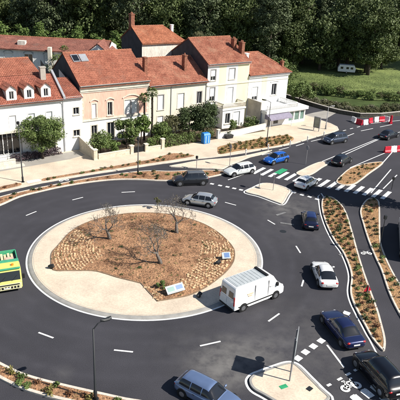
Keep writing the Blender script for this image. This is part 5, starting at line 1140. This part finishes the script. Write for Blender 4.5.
for sg in (1, -1):
    q = [(ln/2-1.2,sg*.955,1.2), (ln/2-2.9,sg*.955,1.2), (ln/2-2.9,sg*.952,1.8), (ln/2-2.0,sg*.952,1.8)]; q = q if sg < 0 else [q[1], q[0], q[3], q[2]]; lens_panel(t, 'side_window', M['glass_car'], q, .06)
    MB().ball((-ln/2+.06,sg*.82,1.0), (.07,.12,.25), 8, 6).build('tail_light', M['tail_light'], t, smooth=True)
    for x in (-ln/2+1.3, ln/2-1.1): MB().tube([(x,sg*.7,.36), (x,sg*1.004,.36)], [.43]*2, 22).build('wheel_arch', M['black_trim'], t); wheel(t, x, sg*.91, .35, .22, sg)
MB().box(-2.2,ln/2-2.2,-.8,.8,1.915,1.94).build('roof_panel', M['van_roof'], t)

# ------------------------------------------------------------ trees of the park and the riverside
def make_protos():
    out = []
    for k, (rx, rz, zc, cl, per, size, leaf) in enumerate(((6.4,9.5,10.5,96,150,.56,'leaf_wood'), (5.4,10.0,11.0,90,140,.52,'leaf_wood2'), (7.2,9.0,10.0,104,150,.58,'leaf_wood'), (4.8,10.5,11.5,84,140,.50,'leaf_wood2'))):
        t = make_tree('park_tree', '', 100+k, rx, rz, zc, cl, per, size, leaf, tr=.42, bottom=-1, clump_r=.30); out.append(t)
    return out
protos = make_protos(); rgw = random.Random(77); spots = []
def put(x, y, k, s, label, group, z=0.0):
    o = protos[k] if not protos[k].get('used') else copy_tree(protos[k]); protos[k]['used'] = 1; o['label'] = label; o['group'] = group; o.location = (x, y, z); o.scale = (s, s, s*rgw.uniform(.92, 1.12)); o.rotation_euler = (0, 0, rgw.uniform(0, 6.3))
WL = ('dark broad crowned tree in the wood behind the houses', 'dark narrow crowned tree in the wood behind the houses')
RL = ('large dark spreading tree across the river', 'slender greyish tree across the river')
for row, y in enumerate((150, 160, 171, 184, 199, 216, 236)):
    hwid = .40*y + 12; x = -hwid + rgw.uniform(0, 5)
    while x < hwid:
        px_, py_ = x + rgw.uniform(-2.2, 2.2), y + rgw.uniform(-3.5, 3.5); k = rgw.randrange(4); right = px_ > 12
        x += rgw.uniform(8.2, 11.0)
        if right and py_ < 152.5 and px_ > 44: continue
        if 45 < px_ < 66 and py_ < 180: continue                 # open lawn on the right
        if 17 < px_ < 30 and py_ < 160: continue
        s = rgw.uniform(.75, 1.25) + (.15 if row > 3 else 0)
        put(px_, py_, k, s, (RL if right else WL)[k % 2], ('trees across the river' if right else 'trees of the dark wood') + (', broad' if k % 2 == 0 else ', narrow'), .6 + max(0, (py_-165)*.05))
for t in protos:
    if 'used' in t: del t['used']
# low spreading trees standing forward on the far bank
for k, (x, y, s, lb) in enumerate(((22.5, 150.5, 1.0, 'low spreading tree left of the caravan, furthest left on the far bank'), (29.5, 149.5, 1.15, 'low spreading tree just left of the caravan'), (41.5, 149.0, 1.2, 'low spreading tree just right of the caravan'), (47.5, 156.0, .95, 'low spreading tree at the edge of the bright lawn'), (35.5, 155.0, 1.25, 'low spreading tree behind the caravan'), (26.0, 157.0, 1.2, 'low spreading tree in the second row left of the caravan'))):
    if k == 0: low0 = make_tree('park_tree', lb, 171, 4.6, 5.6, 6.2, 84, 150, .46, 'leaf_wood', tr=.3, bottom=-1, clump_r=.32, group='low trees on the far bank'); o = low0
    else: o = copy_tree(low0)
    o['label'] = lb; o.location = (x, y, .6); o.scale = (s, s, s*(1 + .07*math.sin(k*2))); o.rotation_euler = (0, 0, k*1.1)
# tall row of lighter trees behind the long building
for k in range(11):
    x = -58 + k*4.2; hh = 12.4 - (k > 5)*(k-5)*.32
    if k == 0: rowt = make_tree('poplar_tree', 'leafy light green tree in the clipped row behind the long building', 140, 2.5, hh*.48, hh*.52, 60, 120, .36, 'leaf_bright', tr=.16, loc=(x, 126.5, 0), group='row of light green trees', bottom=-1, clump_r=.42); o = rowt
    else: o = copy_tree(rowt); o.location = (x, 126.5 + .4*math.sin(k*2.1), 0); o.rotation_euler = (0,0,k*1.3)
    o.scale = (1, 1, hh/12.4*(1 + .06*math.sin(k*3)))
# bright round tree right of the wing and shrubs near it
make_tree('lime_tree', 'bright green rounded tree behind the right end of the wing', 151, 4.4, 4.3, 5.0, 44, 150, .34, 'leaf_mid', tr=.25, loc=W(46.5, -9.5), bottom=-1)
make_tree('lime_tree', 'lower green tree beside the river at the end of the wing', 152, 2.6, 2.4, 2.8, 22, 120, .28, 'leaf_mid', tr=.16, loc=W(48.8, -4.5), bottom=-1)
make_tree('garden_tree', 'yellowish green tree behind the yellow house chimney', 153, 3.6, 3.2, 9.5, 26, 120, .3, 'leaf_olive', tr=.2, loc=W(37.0, -24), bottom=-.9)
make_tree('garden_tree', 'dark leafy tree at the left behind the rear house', 154, 3.4, 5.0, 6.2, 30, 120, .32, 'leaf_mid', tr=.22, loc=W(8.5, -26), bottom=-1)
# poplar just outside the frame whose shade lies over the zebra crossing
make_tree('poplar_tree', 'slim tall poplar standing right of the frame beside the crossing', 155, 2.3, 6.6, 8.2, 90, 150, .38, 'leaf_mid', tr=.22, loc=(26.9, 61.9, .0), bottom=-1, clump_r=.5)
# far bank bushes and reeds
rgb = random.Random(31)
def bank_bush(leaf, rx, rz, seed, size): 
    mb = crown(random.Random(seed), rx, rz, rz*.8, 12, 90, size, -.8, .45); me = bpy.data.meshes.new('bank_bush'); me.from_pydata(mb.v, [], mb.f); me.materials.append(M[leaf]); return me
bm_ = [bank_bush('leaf_mid', 2.0, 1.3, 5, .3), bank_bush('leaf_olive', 1.8, 1.1, 6, .28), bank_bush('leaf_bright', 1.6, 1.0, 7, .26)]; rm_ = [bank_bush('reed', 1.5, .8, 8, .3), bank_bush('leaf_olive', 1.4, .8, 9, .26)]
bank = [Vector(p) for p in L2] 
for i in range(26):
    u = i/25*(len(bank)-1); a = int(min(u, len(bank)-2)); p = bank[a].lerp(bank[a+1], u-a); o = bpy.data.objects.new('bank_bush', bm_[i % 3 if i % 4 else 0]); COL.objects.link(o); s = rgb.uniform(.8, 1.3); o.location = (p.x + rgb.uniform(-.5,.5), p.y + rgb.uniform(.3, 2.2), -.9); o.scale = (s,s,s*.55); o.rotation_euler = (0,0,rgb.uniform(0,6)); tag(o, 'low %s bush on the far bank of the river' % ('green', 'olive', 'bright')[i % 3 if i % 4 else 0], 'bush', 'bushes on the far river bank, ' + ('green', 'olive', 'bright')[i % 3 if i % 4 else 0])
nb0, nb1 = [Vector(p) for p in L0], [Vector(p) for p in L1]
for i in range(46):
    u = (i/45)**1.2*(len(nb0)-1); a = int(min(u, len(nb0)-2)); f = rgb.uniform(.35, .85); p = nb0[a].lerp(nb0[a+1], u-a).lerp(nb1[a].lerp(nb1[a+1], u-a), f); k = 0 if rgb.random() < (.75 if i < 26 else .3) else 1; o = bpy.data.objects.new('reed_clump', rm_[k]); COL.objects.link(o); s = rgb.uniform(.6, 1.1); o.location = (p.x, p.y, -.1-1.4*f); o.scale = (s,s,s*.9); o.rotation_euler = (0,0,rgb.uniform(0,6)); tag(o, '%s growing on the near river bank behind the wall' % ('pale dry reed clump', 'olive waterside clump')[k], 'reeds', 'clumps on the near river bank, ' + ('pale', 'olive')[k])
# rough grass tufts over the lawn by the water
tuft = MB(); rgt = random.Random(12)
l3 = [Vector(p) for p in L3]
for _ in range(4500):
    u = rgt.uniform(0, len(l3)-1.001); a = int(u); p = l3[a].lerp(l3[a+1], u-a); f = rgt.random()**1.3; p = Vector((p.x*(1+.03*f), p.y + 14*f)); x, y, z = p.x + rgt.uniform(-1,1), p.y, .2 + .4*f; h_ = rgt.uniform(.08, .2); w = .07; a_ = rgt.uniform(0, PI); d = Vector((math.cos(a_)*w, math.sin(a_)*w, 0)); tip = Vector((x + rgt.uniform(-.12,.12), y + rgt.uniform(-.12,.12), z+h_)); tuft.quad(Vector((x,y,z-.05))-d, Vector((x,y,z-.05))+d, tip)
tuft.build('rough_grass', M['lawn'], kind='stuff')
# path, parked car and pale van deep in the park
struct(MB().loft([[(x,y-2,z) for x,y,z in ((-4,188,1.95), (14,191,2.05), (30,196,2.3), (52,204,2.8))], [(x,y+2.5,z+.25) for x,y,z in ((-4,188,1.95), (14,191,2.05), (30,196,2.3), (52,204,2.8))]], cap=False, closed=False).build('park_path', M['path']))
car('parked_car', 'white car parked deep in the park near the bright tree', ((24.2,164.6), (28.4,164.9)), 8, 'wagon', paint('white_c', (.74,.74,.74), 0), False).location.z = 1.0
t = thing('caravan', 'pale caravan standing in the shade under the large park trees', 'caravan', (36.2, 147.6, .75), R(-8)); t.scale = (.72, .85, .82); MB().add([(x,y,z) for y in (-1.1,1.1) for x, z in ((-3.1,.5), (-3.2,1.6), (-2.6,2.6), (2.5,2.65), (3.1,1.7), (2.9,.5))], [(0,1,2,3,4,5), (11,10,9,8,7,6)] + [(i+6,(i+1)%6+6,(i+1)%6,i) for i in range(6)]).build('body', M['wall_white'], t, bevel=.08)
for x in (-1.8, .2, 1.7): MB().box(x-.45,x+.45,-1.13,-1.05,1.4,2.05).build('window', M['glass_dark'], t, bevel=.03)
for sg in (1,-1): wheel(t, 0, sg*1.0, .34, .2, sg)
MB().tube([(3.0,0,.5), (4.2,0,.45)], .06, 6).build('drawbar', M['dark_metal'], t)
